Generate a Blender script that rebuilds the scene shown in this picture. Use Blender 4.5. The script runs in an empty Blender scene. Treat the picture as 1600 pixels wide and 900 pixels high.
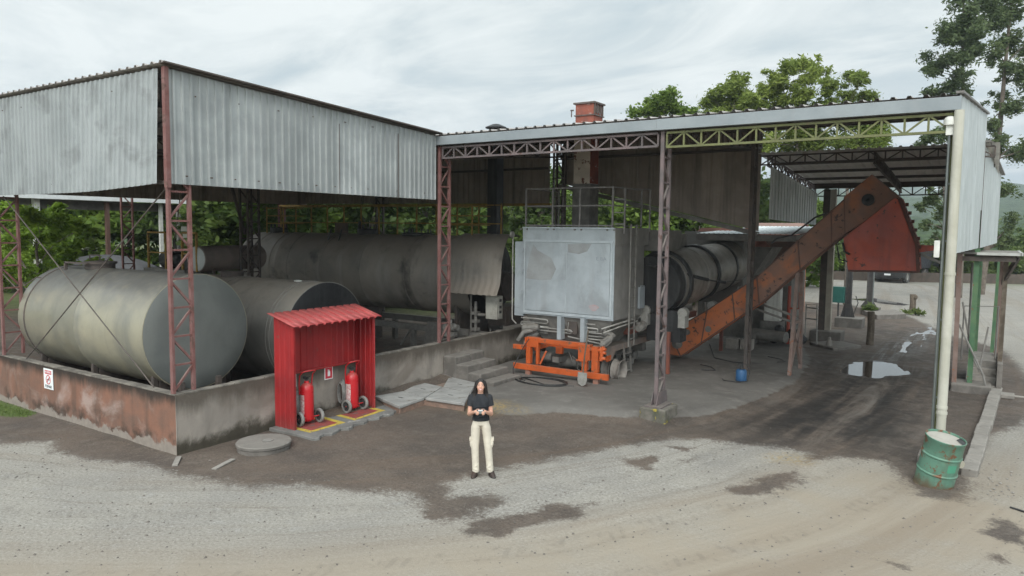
import bpy, math, random
import numpy as np
from mathutils import Vector, Matrix
random.seed(7); rng = np.random.default_rng(11)
SC = bpy.context.scene; COL = SC.collection
R = math.radians

# ------------------------------------------------------------------ camera
cam_d = bpy.data.cameras.new('camera'); cam = bpy.data.objects.new('camera', cam_d); COL.objects.link(cam)
cam_d.sensor_width = 36; cam_d.lens = 25.717; cam_d.clip_end = 6000; cam_d.clip_start = .1
right = Vector((0.8340172506, 0.5516294371, 0.0109631096))
down = Vector((0.0538519424, -0.0616122050, -0.9966463287))
fwd = Vector((-0.5491039920, 0.8318106156, -0.0810919585))
m = Matrix.Identity(4)
for i in range(3):
    m[i][0] = right[i]; m[i][1] = -down[i]; m[i][2] = -fwd[i]
m.translation = Vector((12.159756, -7.472563, 4.15))
cam.matrix_world = m
SC.camera = cam

# ------------------------------------------------------------------ light
SUN_EL, SUN_AZ = R(41), R(155)      # direction the light comes from, azimuth from +Y towards +X
SC.view_settings.view_transform = 'Standard'; SC.view_settings.look = 'None'
SC.view_settings.exposure = 0.26; SC.view_settings.gamma = 1; SC.view_settings.use_curve_mapping = False
sun_d = bpy.data.lights.new('sun', 'SUN'); sun_d.energy = 1.5; sun_d.angle = R(24); sun_d.color = (1, .96, .9)
sun = bpy.data.objects.new('sun', sun_d); COL.objects.link(sun)
sdir = Vector((math.cos(SUN_EL)*math.sin(SUN_AZ), math.cos(SUN_EL)*math.cos(SUN_AZ), math.sin(SUN_EL)))
sun.rotation_euler = sdir.to_track_quat('Z', 'Y').to_euler()
sun.location = (0, 0, 40)

def N(nt, typ, ins=None, **props):
    n = nt.nodes.new(typ)
    for k, v in props.items(): setattr(n, k, v)
    for k, v in (ins or {}).items():
        s = n.inputs[k]
        if isinstance(v, bpy.types.NodeSocket): nt.links.new(v, s)
        else: s.default_value = v
    return n
def c4(c): return tuple(c) + ((1.0,) if len(c) == 3 else ())
def mix(nt, f, a, b, blend='MIX'):
    n = nt.nodes.new('ShaderNodeMix'); n.data_type = 'RGBA'; n.blend_type = blend
    for i, v in ((0, f), (6, a), (7, b)):
        if isinstance(v, bpy.types.NodeSocket): nt.links.new(v, n.inputs[i])
        else: n.inputs[i].default_value = v if i == 0 else c4(v)
    return n.outputs[2]
def mth(nt, op, a, b=0.0, c=0.0, clamp=False):
    n = nt.nodes.new('ShaderNodeMath'); n.operation = op; n.use_clamp = clamp
    for i, v in enumerate((a, b, c)):
        if isinstance(v, bpy.types.NodeSocket): nt.links.new(v, n.inputs[i])
        else: n.inputs[i].default_value = v
    return n.outputs[0]
def noise(nt, vec, scale, detail=4, rough=.55, dist=0.0):
    n = N(nt, 'ShaderNodeTexNoise', {'Scale': scale, 'Detail': detail, 'Roughness': rough, 'Distortion': dist})
    if vec is not None: nt.links.new(vec, n.inputs['Vector'])
    return n.outputs[0]
def ramp(nt, f, lo, hi, a=0.0, b=1.0):
    n = N(nt, 'ShaderNodeMapRange', {0: f, 1: lo, 2: hi, 3: a, 4: b}); n.interpolation_type = 'SMOOTHSTEP'
    return n.outputs[0]
def scl(nt, vec, s, rot=(0, 0, 0)):
    n = nt.nodes.new('ShaderNodeMapping'); nt.links.new(vec, n.inputs[0]); n.inputs['Scale'].default_value = s; n.inputs['Rotation'].default_value = rot
    return n.outputs[0]

world = bpy.data.worlds.new('World'); SC.world = world; world.use_nodes = True
nt = world.node_tree; nt.nodes.clear()
sky = nt.nodes.new('ShaderNodeTexSky'); sky.sky_type = 'NISHITA'; sky.sun_disc = False
sky.sun_elevation = SUN_EL; sky.sun_rotation = SUN_AZ; sky.air_density = 1.0; sky.dust_density = 1.5
tc = N(nt, 'ShaderNodeTexCoord')
sep = N(nt, 'ShaderNodeSeparateXYZ', {0: tc.outputs['Generated']})
zz = mth(nt, 'ADD', mth(nt, 'MAXIMUM', sep.outputs[2], 0.0), 0.11)
cv = N(nt, 'ShaderNodeCombineXYZ', {0: mth(nt, 'DIVIDE', sep.outputs[0], zz), 1: mth(nt, 'DIVIDE', sep.outputs[1], zz), 2: 0.0})
cvs = scl(nt, cv.outputs[0], (1, 1, 1), (0, 0, R(20)))
n1 = noise(nt, scl(nt, cvs, (.8, 1.25, 1)), 1.0, 9, .6, .8)
n2 = noise(nt, scl(nt, cvs, (1.2, 1.7, 1)), 1.0, 6, .6, .5)
n3 = noise(nt, scl(nt, cvs, (.16, .2, 1)), 1.0, 3, .5)
shade = mth(nt, 'ADD', mth(nt, 'ADD', mth(nt, 'MULTIPLY', n1, .62), mth(nt, 'MULTIPLY', n2, .28)), mth(nt, 'MULTIPLY', n3, .2))
cl = N(nt, 'ShaderNodeValToRGB', {0: shade})
el = cl.color_ramp.elements
el[0].position = .44; el[0].color = (4.9, 5.75, 6.1, 1)
el[1].position = .64; el[1].color = (7.9, 8.35, 8.3, 1)
e = el.new(.505); e.color = (5.75, 6.45, 6.65, 1)
e = el.new(.56); e.color = (6.8, 7.35, 7.4, 1)
cover = ramp(nt, shade, .34, .46, .86, .985)
# sky behind the camera brightened round the sun, added as fill for the shed
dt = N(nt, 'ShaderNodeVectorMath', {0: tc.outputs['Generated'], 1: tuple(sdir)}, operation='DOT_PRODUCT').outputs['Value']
fill_glow = ramp(nt, dt, .05, .95, 1.0, 2.9)
skyc = mix(nt, 1.0, mix(nt, cover, sky.outputs[0], cl.outputs[0]), N(nt, 'ShaderNodeCombineXYZ', {0: fill_glow, 1: fill_glow, 2: fill_glow}).outputs[0], 'MULTIPLY')
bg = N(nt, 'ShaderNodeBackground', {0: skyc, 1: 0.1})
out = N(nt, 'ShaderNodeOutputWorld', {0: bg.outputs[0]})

# ------------------------------------------------------------------ object helpers
def tag(o, label=None, cat=None, group=None, kind=None):
    if label: o['label'] = label
    if cat: o['category'] = cat
    if group: o['group'] = group
    if kind: o['kind'] = kind
    return o
def thing(name, label, cat, loc=(0, 0, 0), rz=0.0, group=None):
    o = bpy.data.objects.new(name, None); COL.objects.link(o); o.empty_display_size = .2
    o.location = loc; o.rotation_euler = (0, 0, rz)
    return tag(o, label, cat, group)
def origin(o):
    v = Vector((0, 0, 0))
    while o is not None: v += o.location; o = o.parent
    return v
def copy_tree(o, parent=None):
    c = o.copy(); COL.objects.link(c)
    if parent is not None:
        c.parent = parent
    for ch in list(o.children): copy_tree(ch, c)
    return c
class MB:
    def __init__(s): s.v = []; s.f = []
    def add(s, vs, fs):
        b = len(s.v); s.v += [tuple(x) for x in vs]; s.f += [tuple(i+b for i in q) for q in fs]; return s
    def box(s, lo, hi):
        x0, y0, z0 = lo; x1, y1, z1 = hi
        return s.add([(x0,y0,z0),(x1,y0,z0),(x1,y1,z0),(x0,y1,z0),(x0,y0,z1),(x1,y0,z1),(x1,y1,z1),(x0,y1,z1)],
                     [(0,3,2,1),(4,5,6,7),(0,1,5,4),(1,2,6,5),(2,3,7,6),(3,0,4,7)])
    def bar(s, p, q, w, h, up=(0, 0, 1)):
        p = Vector(p); q = Vector(q); d = (q-p).normalized(); up = Vector(up)
        sd = d.cross(up)
        if sd.length < 1e-3: sd = d.cross(Vector((1, 0, 0)) if abs(d.x) < .9 else Vector((0, 1, 0)))
        sd.normalize(); u = sd.cross(d).normalized()
        vs = [c + sd*a*w/2 + u*b*h/2 for c in (p, q) for a, b in ((-1,-1),(1,-1),(1,1),(-1,1))]
        return s.add(vs, [(0,1,2,3),(7,6,5,4),(0,4,5,1),(1,5,6,2),(2,6,7,3),(3,7,4,0)])
    def cyl(s, p, q, r, r2=None, n=12, caps=True):
        p = Vector(p); q = Vector(q); r2 = r if r2 is None else r2
        d = (q-p).normalized(); a = d.orthogonal().normalized(); b = d.cross(a)
        vs = []
        for c, rr in ((p, r), (q, r2)):
            for k in range(n):
                t = 2*math.pi*k/n; vs.append(c + (a*math.cos(t) + b*math.sin(t))*rr)
        fs = [(k, (k+1) % n, n+(k+1) % n, n+k) for k in range(n)]
        if caps: fs += [tuple(range(n-1, -1, -1)), tuple(range(n, 2*n))]
        return s.add(vs, fs)
    def tube(s, pts, r, n=6, caps=True):
        pts = [Vector(p) for p in pts]; vs = []; up = None
        for i, p in enumerate(pts):
            d = (pts[min(i+1, len(pts)-1)] - pts[max(i-1, 0)]).normalized()
            if up is None: up = d.orthogonal().normalized()
            a = (up - d*up.dot(d)).normalized(); b = d.cross(a); up = a
            rr = r[i] if isinstance(r, (list, tuple)) else r
            for k in range(n):
                t = 2*math.pi*k/n; vs.append(p + (a*math.cos(t)+b*math.sin(t))*rr)
        fs = []
        for i in range(len(pts)-1):
            for k in range(n): fs.append((i*n+k, i*n+(k+1) % n, (i+1)*n+(k+1) % n, (i+1)*n+k))
        if caps: fs += [tuple(range(n-1, -1, -1)), tuple(range((len(pts)-1)*n, len(pts)*n))]
        return s.add(vs, fs)
    def lathe(s, prof, base, axis=(0, 0, 1), n=24, closed=False):
        base = Vector(base); d = Vector(axis).normalized(); a = d.orthogonal().normalized(); b = d.cross(a); vs = []
        for r, z in prof:
            for k in range(n):
                t = 2*math.pi*k/n; vs.append(base + d*z + (a*math.cos(t)+b*math.sin(t))*r)
        fs = []; L = len(prof)
        for i in range(L-1 + (1 if closed else 0)):
            j = (i+1) % L
            for k in range(n): fs.append((i*n+k, i*n+(k+1) % n, j*n+(k+1) % n, j*n+k))
        return s.add(vs, fs)
    def prism(s, poly, vec):
        n = len(poly); v = Vector(vec); vs = [Vector(p) for p in poly] + [Vector(p)+v for p in poly]
        return s.add(vs, [tuple(range(n-1, -1, -1)), tuple(range(n, 2*n))] + [(k, (k+1) % n, n+(k+1) % n, n+k) for k in range(n)])
    def ball(s, c, r, n=12, m_=8, rot=None):
        c = Vector(c); r = (r, r, r) if not isinstance(r, (tuple, list)) else r; vs = []
        for i in range(m_+1):
            ph = math.pi*i/m_
            for k in range(n):
                t = 2*math.pi*k/n
                p = Vector((r[0]*math.sin(ph)*math.cos(t), r[1]*math.sin(ph)*math.sin(t), r[2]*math.cos(ph)))
                if rot is not None: p = rot @ p
                vs.append(c+p)
        fs = [(i*n+k, (i+1)*n+k, (i+1)*n+(k+1) % n, i*n+(k+1) % n) for i in range(m_) for k in range(n)]
        return s.add(vs, fs)
    def cap(s, p, q, r1, r2, n=12):
        p = Vector(p); q = Vector(q)
        s.ball(p, r1, n, 8); s.ball(q, r2, n, 8); return s.cyl(p, q, r1, r2, n)
    def build_split(s, name, mat, parent=None, gap=.012, **kw):
        n = len(s.v); par = list(range(n))
        def fd(a):
            while par[a] != a: par[a] = par[par[a]]; a = par[a]
            return a
        for q in s.f:
            r0 = fd(q[0])
            for i in q[1:]: par[fd(i)] = r0
        comps = {}
        for i in range(n): comps.setdefault(fd(i), []).append(i)
        keys = list(comps); bb = {k: (np.min([s.v[i] for i in comps[k]], 0)-gap, np.max([s.v[i] for i in comps[k]], 0)+gap) for k in keys}
        g = {k: k for k in keys}
        def gf(a):
            while g[a] != a: a = g[a]
            return a
        for i, a in enumerate(keys):
            for c in keys[i+1:]:
                if np.all(bb[a][0] <= bb[c][1]) and np.all(bb[c][0] <= bb[a][1]): g[gf(a)] = gf(c)
        grp = {}
        for k in keys: grp.setdefault(gf(k), set()).update(comps[k])
        os_ = []
        for st_ in grp.values():
            idx = sorted(st_); mp = {v: i for i, v in enumerate(idx)}; m_ = MB(); m_.v = [s.v[i] for i in idx]
            m_.f = [tuple(mp[i] for i in q) for q in s.f if q[0] in mp]; os_.append(m_.build(name, mat, parent, **kw))
        return os_
    def build(s, name, mat, parent=None, smooth=None, bevel=0.0, local=False, loc=None):
        me = bpy.data.meshes.new(name)
        off = Vector((0, 0, 0)) if (local or parent is None) else origin(parent)
        if loc is not None: off = Vector(loc)
        me.from_pydata([(x-off.x, y-off.y, z-off.z) for x, y, z in s.v], [], s.f)
        me.validate(); me.update()
        if mat is not None: me.materials.append(mat)
        if smooth is not None:
            me.polygons.foreach_set('use_smooth', [True]*len(me.polygons)); me.set_sharp_from_angle(angle=R(smooth))
        o = bpy.data.objects.new(name, me); COL.objects.link(o)
        if loc is not None: o.location = loc
        if parent is not None: o.parent = parent
        if bevel:
            b = o.modifiers.new('bevel', 'BEVEL'); b.width = bevel; b.segments = 2; b.limit_method = 'ANGLE'; b.angle_limit = R(40)
        return o

# ------------------------------------------------------------------ materials
def M(name, c1, c2=None, scale=2.0, rough=.65, metal=0.0, bump=.0, bscale=30, streak=None, rust=None, dust_or_shade=None, panel=None, spec=.35, blotch=None, grime=None):
    mt = bpy.data.materials.new(name); mt.use_nodes = True; nt = mt.node_tree; nt.nodes.clear()
    co = N(nt, 'ShaderNodeTexCoord').outputs['Object']
    col = c4(c1); rv = None
    if c2 is not None:
        f = ramp(nt, noise(nt, co, scale, 6, .6, .4), .36, .64)
        col = mix(nt, f, c1, c2)
    if panel is not None:               # sheet to sheet tone differences: (axis vector, sheet width, amount)
        ax, wd, am = panel
        d = N(nt, 'ShaderNodeVectorMath', {0: co, 1: ax}, operation='DOT_PRODUCT').outputs['Value']
        wn = N(nt, 'ShaderNodeTexWhiteNoise', {'W': mth(nt, 'FLOOR', mth(nt, 'DIVIDE', d, wd))}, noise_dimensions='1D').outputs[0]
        col = mix(nt, mth(nt, 'MULTIPLY', wn, am), col, (c1[0]*.45, c1[1]*.45, c1[2]*.45))
    if blotch is not None:              # (colour, amount, scale)
        f = ramp(nt, noise(nt, co, blotch[2], 5, .6, .6), .5, .68, 0, blotch[1])
        col = mix(nt, f, col, blotch[0])
    if streak is not None:              # vertical run marks: (colour, amount, scale)
        sv = scl(nt, co, (streak[2], streak[2], streak[2]*.06))
        f = ramp(nt, noise(nt, sv, 1.0, 5, .6, .2), .48, .72, 0, streak[1])
        col = mix(nt, f, col, streak[0])
    if rust is not None:                # (colour, amount, scale)
        f = ramp(nt, noise(nt, co, rust[2], 8, .68, .3), .66-.25*rust[1], .70-.22*rust[1])
        col = mix(nt, f, col, rust[0]); rv = f
    if grime is not None:               # (colour, amount, z0, z1) stain band running down from / up to a level
        z = N(nt, 'ShaderNodeSeparateXYZ', {0: co}).outputs[2]
        g = mth(nt, 'ADD', z, mth(nt, 'MULTIPLY', mth(nt, 'SUBTRACT', noise(nt, scl(nt, co, (1.6, 1.6, .35)), 2.2, 6, .65), .5), grime[4] if len(grime) > 4 else .8))
        col = mix(nt, ramp(nt, g, grime[2], grime[3], 0, grime[1]), col, grime[0])
    if dust_or_shade is not None:  # (colour, amount) on upward faces: dust, but painted shading on the tan tank
        nz = N(nt, 'ShaderNodeSeparateXYZ', {0: N(nt, 'ShaderNodeNewGeometry').outputs['Normal']}).outputs[2]
        f = mth(nt, 'MULTIPLY', ramp(nt, nz, .25, .85, 0, dust_or_shade[1]), ramp(nt, noise(nt, co, 5, 5), .2, .6, .5, 1))
        col = mix(nt, f, col, dust_or_shade[0])
    fine = noise(nt, co, bscale, 5, .6)
    col = mix(nt, mth(nt, 'MULTIPLY', mth(nt, 'SUBTRACT', fine, .5), .5, clamp=True), col, (c1[0]*.55, c1[1]*.55, c1[2]*.55))
    rr = ramp(nt, noise(nt, co, scale*2.3, 4), .3, .7, max(.05, rough-.1), min(1, rough+.1))
    ps = N(nt, 'ShaderNodeBsdfPrincipled', {'Base Color': col, 'Roughness': rr, 'Metallic': metal, 'Specular IOR Level': spec})
    if bump:
        b = N(nt, 'ShaderNodeBump', {'Height': fine, 'Strength': bump, 'Distance': .02}); nt.links.new(b.outputs[0], ps.inputs['Normal'])
    N(nt, 'ShaderNodeOutputMaterial', {0: ps.outputs[0]})
    return mt

DUST = (.20, .18, .155); SOOT = (.02, .018, .016); RUST = (.16, .06, .03)
mGALV = M('galvanised_sheet', (.385, .405, .405), (.30, .318, .32), 1.2, .5, .15, .05, 40, streak=((.20, .215, .215), .6, 3.0), panel=((0, 1, 0), .98, .3), blotch=((.30, .31, .31), .4, .8))
mGALVX = M('weathered_galvanised_sheet', (.345, .365, .368), (.28, .30, .302), 1.0, .5, .15, .05, 40, streak=((.20, .21, .21), .6, 2.2), panel=((1, 0, 0), 1.05, .25), blotch=((.20, .21, .21), .75, 1.1))
mINNER = M('dusty_sheet_inside', (.36, .30, .26), (.28, .235, .205), 1.5, .8, 0, .05, 30, streak=((.06, .05, .045), .6, 3), panel=((1, 0, 0), 1.0, .4))
mROOFU = M('roof_sheet', (.46, .43, .41), (.36, .335, .32), 1.5, .7, 0, .05, 30, panel=((1, 0, 0), 1.0, .35))
mFASCIA = M('gutter_steel', (.25, .275, .29), (.21, .235, .25), 1.0, .5, .1, .04, 30, streak=((.24, .25, .26), .5, 3))
mPRIMER = M('red_oxide_steel', (.155, .065, .058), (.19, .10, .093), 4, .7, 0, .1, 30, rust=((.11, .06, .05), .35, 6), dust_or_shade=(DUST, .5))
mMAUVE = M('dusty_mauve_steel', (.155, .118, .117), (.105, .09, .09), 3, .75, 0, .1, 30, rust=((.10, .06, .05), .25, 5), dust_or_shade=(DUST, .6))
mDARKST = M('sooty_steel', (.07, .06, .055), (.10, .08, .07), 4, .75, 0, .1, 30, dust_or_shade=((.12, .105, .09), .5))
mLIME = M('lime_painted_steel', (.15, .157, .065), (.11, .115, .052), 4, .6, 0, .06, 30, rust=((.14, .10, .05), .15, 8), dust_or_shade=(DUST, .4))
mGREENST = M('green_painted_steel', (.06, .13, .07), (.09, .16, .08), 3, .6, 0, .06, 30, rust=(RUST, .2, 8))
mYELLOW = M('yellow_handrail_paint', (.32, .20, .045), (.24, .15, .04), 5, .7, 0, .06, 30, rust=((.08, .05, .03), .3, 8))
mORANGE = M('orange_machine_paint', (.50, .095, .022), (.40, .08, .02), 3, .5, 0, .06, 30, rust=((.14, .08, .05), .3, 7), dust_or_shade=((.24, .17, .13), .5), spec=.4)
mCONV = M('worn_orange_casing', (.46, .135, .045), (.37, .125, .06), 1.6, .7, 0, .08, 30, blotch=((.20, .11, .08), .75, 1.3), rust=((.08, .05, .04), .3, 5), dust_or_shade=(DUST, .5))
mCONVHI = M('browned_orange_casing', (.25, .125, .085), (.18, .105, .08), 1.4, .75, 0, .08, 30, blotch=((.38, .13, .055), .75, 1.1), rust=((.07, .05, .045), .3, 5), dust_or_shade=(DUST, .5))
mHOPPER = M('dark_red_hopper_paint', (.36, .07, .04), (.28, .062, .045), 1.6, .55, 0, .06, 30, streak=((.11, .045, .04), .5, 3), rust=((.07, .035, .03), .2, 5))
mSHELTER = M('red_painted_sheet', (.33, .020, .021), (.25, .018, .02), 1.6, .45, 0, .04, 30, streak=((.22, .012, .014), .4, 6), dust_or_shade=((.40, .13, .12), .55), spec=.45, grime=((.20, .05, .045), .6, .45, .0, .5), rust=((.20, .05, .04), .12, 5))
mEXT = M('red_extinguisher_paint', (.46, .014, .02), None, 1, .35, 0, .02, 30, dust_or_shade=((.28, .12, .10), .6), spec=.5)
mRUBBER = M('worn_rubber', (.10, .095, .09), (.05, .048, .045), 6, .85, 0, .1, 40, dust_or_shade=(DUST, .5))
mGREYR = M('grey_tyre', (.24, .235, .22), (.18, .175, .165), 6, .85, 0, .1, 40)
mBLACK = M('black_plastic', (.025, .025, .025), (.04, .04, .04), 5, .6, 0, .05, 40)
mWHITE = M('white_paint', (.68, .68, .64), (.60, .60, .56), 4, .55, 0, .03, 30, streak=((.35, .33, .29), .4, 6))
mPVC = M('white_pvc', (.44, .43, .375), (.37, .36, .305), 2.5, .4, 0, .02, 30, streak=((.32, .30, .22), .4, 5), grime=((.26, .23, .17), .5, .5, .1, .5))
mCONDUIT = M('galvanised_conduit', (.20, .22, .215), (.17, .185, .18), 5, .4, .5, .03, 30)
mSILVER = M('silver_cabinet_paint', (.40, .44, .465), (.33, .365, .39), 1.3, .42, .25, .03, 30, blotch=((.27, .29, .30), .7, 1.2), streak=((.30, .31, .32), .4, 4))
mCABSIDE = M('dusty_grey_cabinet_side', (.25, .24, .225), (.20, .19, .18), 1.6, .65, .1, .05, 30, streak=((.10, .095, .09), .4, 4))
mTANK1 = M('tan_grey_tank_shell', (.325, .30, .225), (.25, .24, .195), .9, .40, .3, .06, 22, blotch=((.40, .35, .25), .85, .6), streak=((.15, .15, .14), .5, 1.6), dust_or_shade=((.15, .15, .148), .85))  # grey on upward faces paints the top's darker reflection above the bright tan band
mTANKCAP = M('grey_tank_end', (.15, .157, .148), (.118, .125, .118), .9, .5, .15, .05, 22, streak=((.11, .12, .12), .4, 3))
mTANK2 = M('dusty_dark_tank_shell', (.23, .22, .20), (.175, .168, .155), 1.0, .6, .1, .08, 22, dust_or_shade=((.32, .28, .235), .8), streak=((.04, .038, .036), .6, 2))
mTANK3 = M('sooty_tank_shell', (.25, .225, .195), (.19, .175, .158), .8, .6, .1, .08, 22, dust_or_shade=((.27, .235, .20), .8), streak=((.36, .34, .31), .45, 1.4), blotch=((.03, .03, .03), .8, .6))
mSOOT = M('bitumen_black', (.02, .02, .021), (.03, .03, .03), 3, .5, 0, .1, 20, streak=((.10, .10, .10), .35, 7))
mDRYER = M('dryer_shell', (.26, .24, .215), (.20, .185, .168), 2, .5, .3, .06, 25, streak=((.09, .085, .08), .4, 4), dust_or_shade=(DUST, .5))
mMACH = M('dusty_machinery', (.20, .19, .175), (.145, .138, .128), 4, .7, .1, .1, 30, dust_or_shade=(DUST, .7))
mPIPE = M('heating_pipe', (.33, .32, .30), (.25, .24, .22), 6, .5, .3, .05, 40)
mCONC = M('concrete', (.27, .25, .225), (.19, .175, .158), 3, .88, 0, .35, 26, rust=((.09, .08, .07), .12, 6), dust_or_shade=((.30, .28, .25), .3), spec=.2)
mCONCD = M('damp_concrete', (.17, .155, .14), (.115, .105, .095), 3, .88, 0, .35, 26, dust_or_shade=((.26, .24, .215), .5), spec=.2)
mSLAB = M('cover_slab_concrete', (.33, .325, .31), (.26, .255, .245), 2.2, .85, 0, .25, 30, rust=((.17, .15, .13), .2, 4), spec=.2)
mBRICK = M('rough_brick', (.26, .17, .13), (.18, .13, .105), 6, .9, 0, .4, 24, dust_or_shade=(DUST, .5), spec=.15)
mWOOD = M('old_wood', (.10, .08, .062), (.15, .125, .10), 8, .9, 0, .3, 30, streak=((.05, .04, .03), .6, 12), spec=.15)
mBARK = M('bark', (.17, .145, .12), (.11, .09, .075), 5, .9, 0, .3, 20, spec=.15)
mGALVT = M('trim_white_metal', (.74, .76, .76), (.66, .68, .68), 3, .5, 0, .03, 30)
mREDOLD = M('faded_red_roofing', (.26, .12, .095), (.19, .10, .085), 3, .8, 0, .1, 30, dust_or_shade=(DUST, .5))
mTARP = M('dark_grey_heap_cover', (.10, .10, .105), (.075, .075, .08), .8, .8, 0, .1, 15)

# ------------------------------------------------------------------ ground
def vnoise(x, y, s, seed):
    x = np.asarray(x)/s; y = np.asarray(y)/s
    xi = np.floor(x).astype(int); yi = np.floor(y).astype(int); fx = x-xi; fy = y-yi
    fx = fx*fx*(3-2*fx); fy = fy*fy*(3-2*fy)
    def h(a, b):
        v = np.sin(a*127.1 + b*311.7 + seed*74.7)*43758.5453
        return v-np.floor(v)
    return (h(xi, yi)*(1-fx)+h(xi+1, yi)*fx)*(1-fy) + (h(xi, yi+1)*(1-fx)+h(xi+1, yi+1)*fx)*fy
def fbm(x, y, s, seed, o=4):
    t = 0; a = .5; n = 0
    for k in range(o): t = t + a*vnoise(x, y, s, seed+k); n += a; a *= .5; s *= .5
    return t/n
def psdf(poly, X, Y):                   # signed distance, positive inside
    P = np.array(poly, float); d = np.full(X.shape, 1e9); ins = np.zeros(X.shape, bool)
    for i in range(len(P)):
        a = P[i]; b = P[(i+1) % len(P)]; e = b-a; L = e.dot(e)+1e-12
        t = np.clip(((X-a[0])*e[0]+(Y-a[1])*e[1])/L, 0, 1)
        d = np.minimum(d, np.hypot(X-a[0]-t*e[0], Y-a[1]-t*e[1]))
        c = ((a[1] > Y) != (b[1] > Y)) & (X < (b[0]-a[0])*(Y-a[1])/((b[1]-a[1]) or 1e-12)+a[0])
        ins ^= c
    return np.where(ins, d, -d)
def pline(pts, X, Y):                   # signed offset and arc length along a path
    P = np.array(pts, float); d = np.full(X.shape, 1e9); sg = np.zeros(X.shape); s0 = 0; S = np.zeros(X.shape)
    for i in range(len(P)-1):
        a = P[i]; e = P[i+1]-a; L = np.hypot(*e)
        t = np.clip(((X-a[0])*e[0]+(Y-a[1])*e[1])/L**2, 0, 1)
        dd = np.hypot(X-a[0]-t*e[0], Y-a[1]-t*e[1]); m_ = dd < d
        d = np.where(m_, dd, d); sg = np.where(m_, np.sign(e[0]*(Y-a[1])-e[1]*(X-a[0])), sg); S = np.where(m_, s0+t*L, S); s0 += L
    return d*sg, S
def axis_(lo, hi, st, far):
    a = list(np.arange(lo, hi+1e-6, st)); s = st
    while a[-1] < far: s *= 1.22; a.append(a[-1]+s)
    s = st
    while a[0] > -far: s *= 1.22; a.insert(0, a[0]-s)
    return np.array(a)
gx = axis_(-9, 17, .085, 2500); gy = axis_(-6.5, 34, .1, 2500)
GX, GY = np.meshgrid(gx, gy); GX = GX.ravel(); GY = GY.ravel()
SOIL = [(-40, -3.4), (-12, -2.6), (-7, -2.1), (-3.2, -1.5), (-2.7, -.9), (-1.9, -1.2), (-.7, -.95), (.1, -.65), (1, -.6), (2, -.4), (2.5, -.2), (3.1, .3), (3.8, .5), (4.3, .7), (4.8, .9),
        (5.3, .6), (5.9, .4), (6.2, .9), (5.4, 1.15), (4.95, 1.7), (5.2, 2.8), (5.6, 3.5), (5.9, 4.2), (6.4, 5.2), (7.1, 6.3), (8.1, 6.7), (9.4, 6.95), (9.5, 6.2), (10, 6.9), (10.7, 7.1), (11.0, 6.4), (11.4, 5.5),
        (12.0, 5.6), (12.0, 7.8), (12.2, 10.1), (12.9, 11.9), (13.4, 16), (12.6, 24), (10.8, 27), (9.0, 33), (6.5, 37.5), (2, 38.5), (-12, 39), (-40, 30)]
SLAB = [(-.1, 7.6), (.9, 7.5), (1.9, 6.2), (3.4, 5.6), (4.1, 6.6), (5.2, 6.8), (6.1, 7.4), (6.9, 8.1), (7.3, 9.3), (7.6, 11.1), (7.8, 13.6), (7.4, 17.2), (6.2, 21.2), (4.2, 26), (-2, 26), (-2, 9)]
LANE = [(7.2, 7.6), (9.3, 7.2), (10.8, 7.8), (11.2, 11), (10.8, 15), (10.3, 17), (8.2, 17.5), (8.0, 13.5), (7.6, 10.0)]
WET = [(8.7, 18.6), (9.6, 18.9), (10.2, 23), (10.5, 29), (9.9, 31), (9.5, 27), (9.0, 23)]
PATCH = [[(5.5, .3), (5.25, 1.4), (5.7, 1.7), (6.1, 1.5), (6.25, 1.0), (5.9, .5)], [(6.0, .5), (6.4, 1.3), (6.8, 1.6), (7.3, 2.3), (7.2, 1.7), (6.8, .6), (6.4, .3)], [(8.9, 4.1), (9.1, 5.1), (9.4, 5.8), (9.6, 5.5), (9.4, 4.3)],
         [(12.0, 4.3), (12.5, 5.1), (12.7, 4.8), (12.7, 4.3), (12.4, 4.2)], [(12.2, 3.7), (12.6, 4.0), (12.6, 3.4), (12.3, 3.2)], [(11.1, 2.6), (11.4, 2.9), (11.5, 2.6), (11.2, 2.5)], [(6.9, 4.4), (7.15, 4.95), (7.25, 4.3)],
         [(7.2, 5.7), (7.6, 5.95), (7.5, 5.55)], [(7.5, 5.1), (7.75, 5.3), (7.7, 5.0)], [(13.3, 5.6), (14.2, 6.4), (14.0, 5.2)]]
OCHRE = [[(1.9, 6.0), (2.7, 6.4), (3.4, 6.1), (2.6, 5.6)], [(9.0, 6.2), (9.2, 6.5), (9.4, 6.2)]]
sd = psdf(SOIL, GX, GY); edge = lambda s, w: np.clip(.5+s/(2*w), 0, 1)
soil = edge(sd, .55)
for p in PATCH: soil = np.maximum(soil, edge(psdf(p, GX, GY)+(fbm(GX*.8+GY*.3, GY*.8-GX*.3, .55, 41, 4)-.5)*.75+.02, .30)*.9)
slab_d = psdf(SLAB, GX, GY); slabm = edge(slab_d, .25)
soot = edge(psdf(LANE, GX, GY), 1.2); wet = edge(psdf(WET, GX, GY), .5)
ochre = np.zeros(GX.shape)
for p in OCHRE: ochre = np.maximum(ochre, edge(psdf(p, GX, GY), .4))
grass = edge(psdf([(-9, -1.3), (-6.2, -1.05), (-5.0, -.35), (-5.2, 0), (-9, 0)], GX, GY), .3)
far = np.clip((GY-62)/5, 0, 1)*np.clip((GY+GX*.1-60)/4, 0, 1)
far = np.maximum(far, np.clip((-GX-24)/4, 0, 1)); far = np.maximum(far, np.clip((-8-GX)/3, 0, 1)*np.clip((GY-17)/4, 0, 1)); far = np.maximum(far, np.clip((GX-40)/10, 0, 1)); far = np.maximum(far, np.clip((-12-GY)/6, 0, 1))
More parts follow.
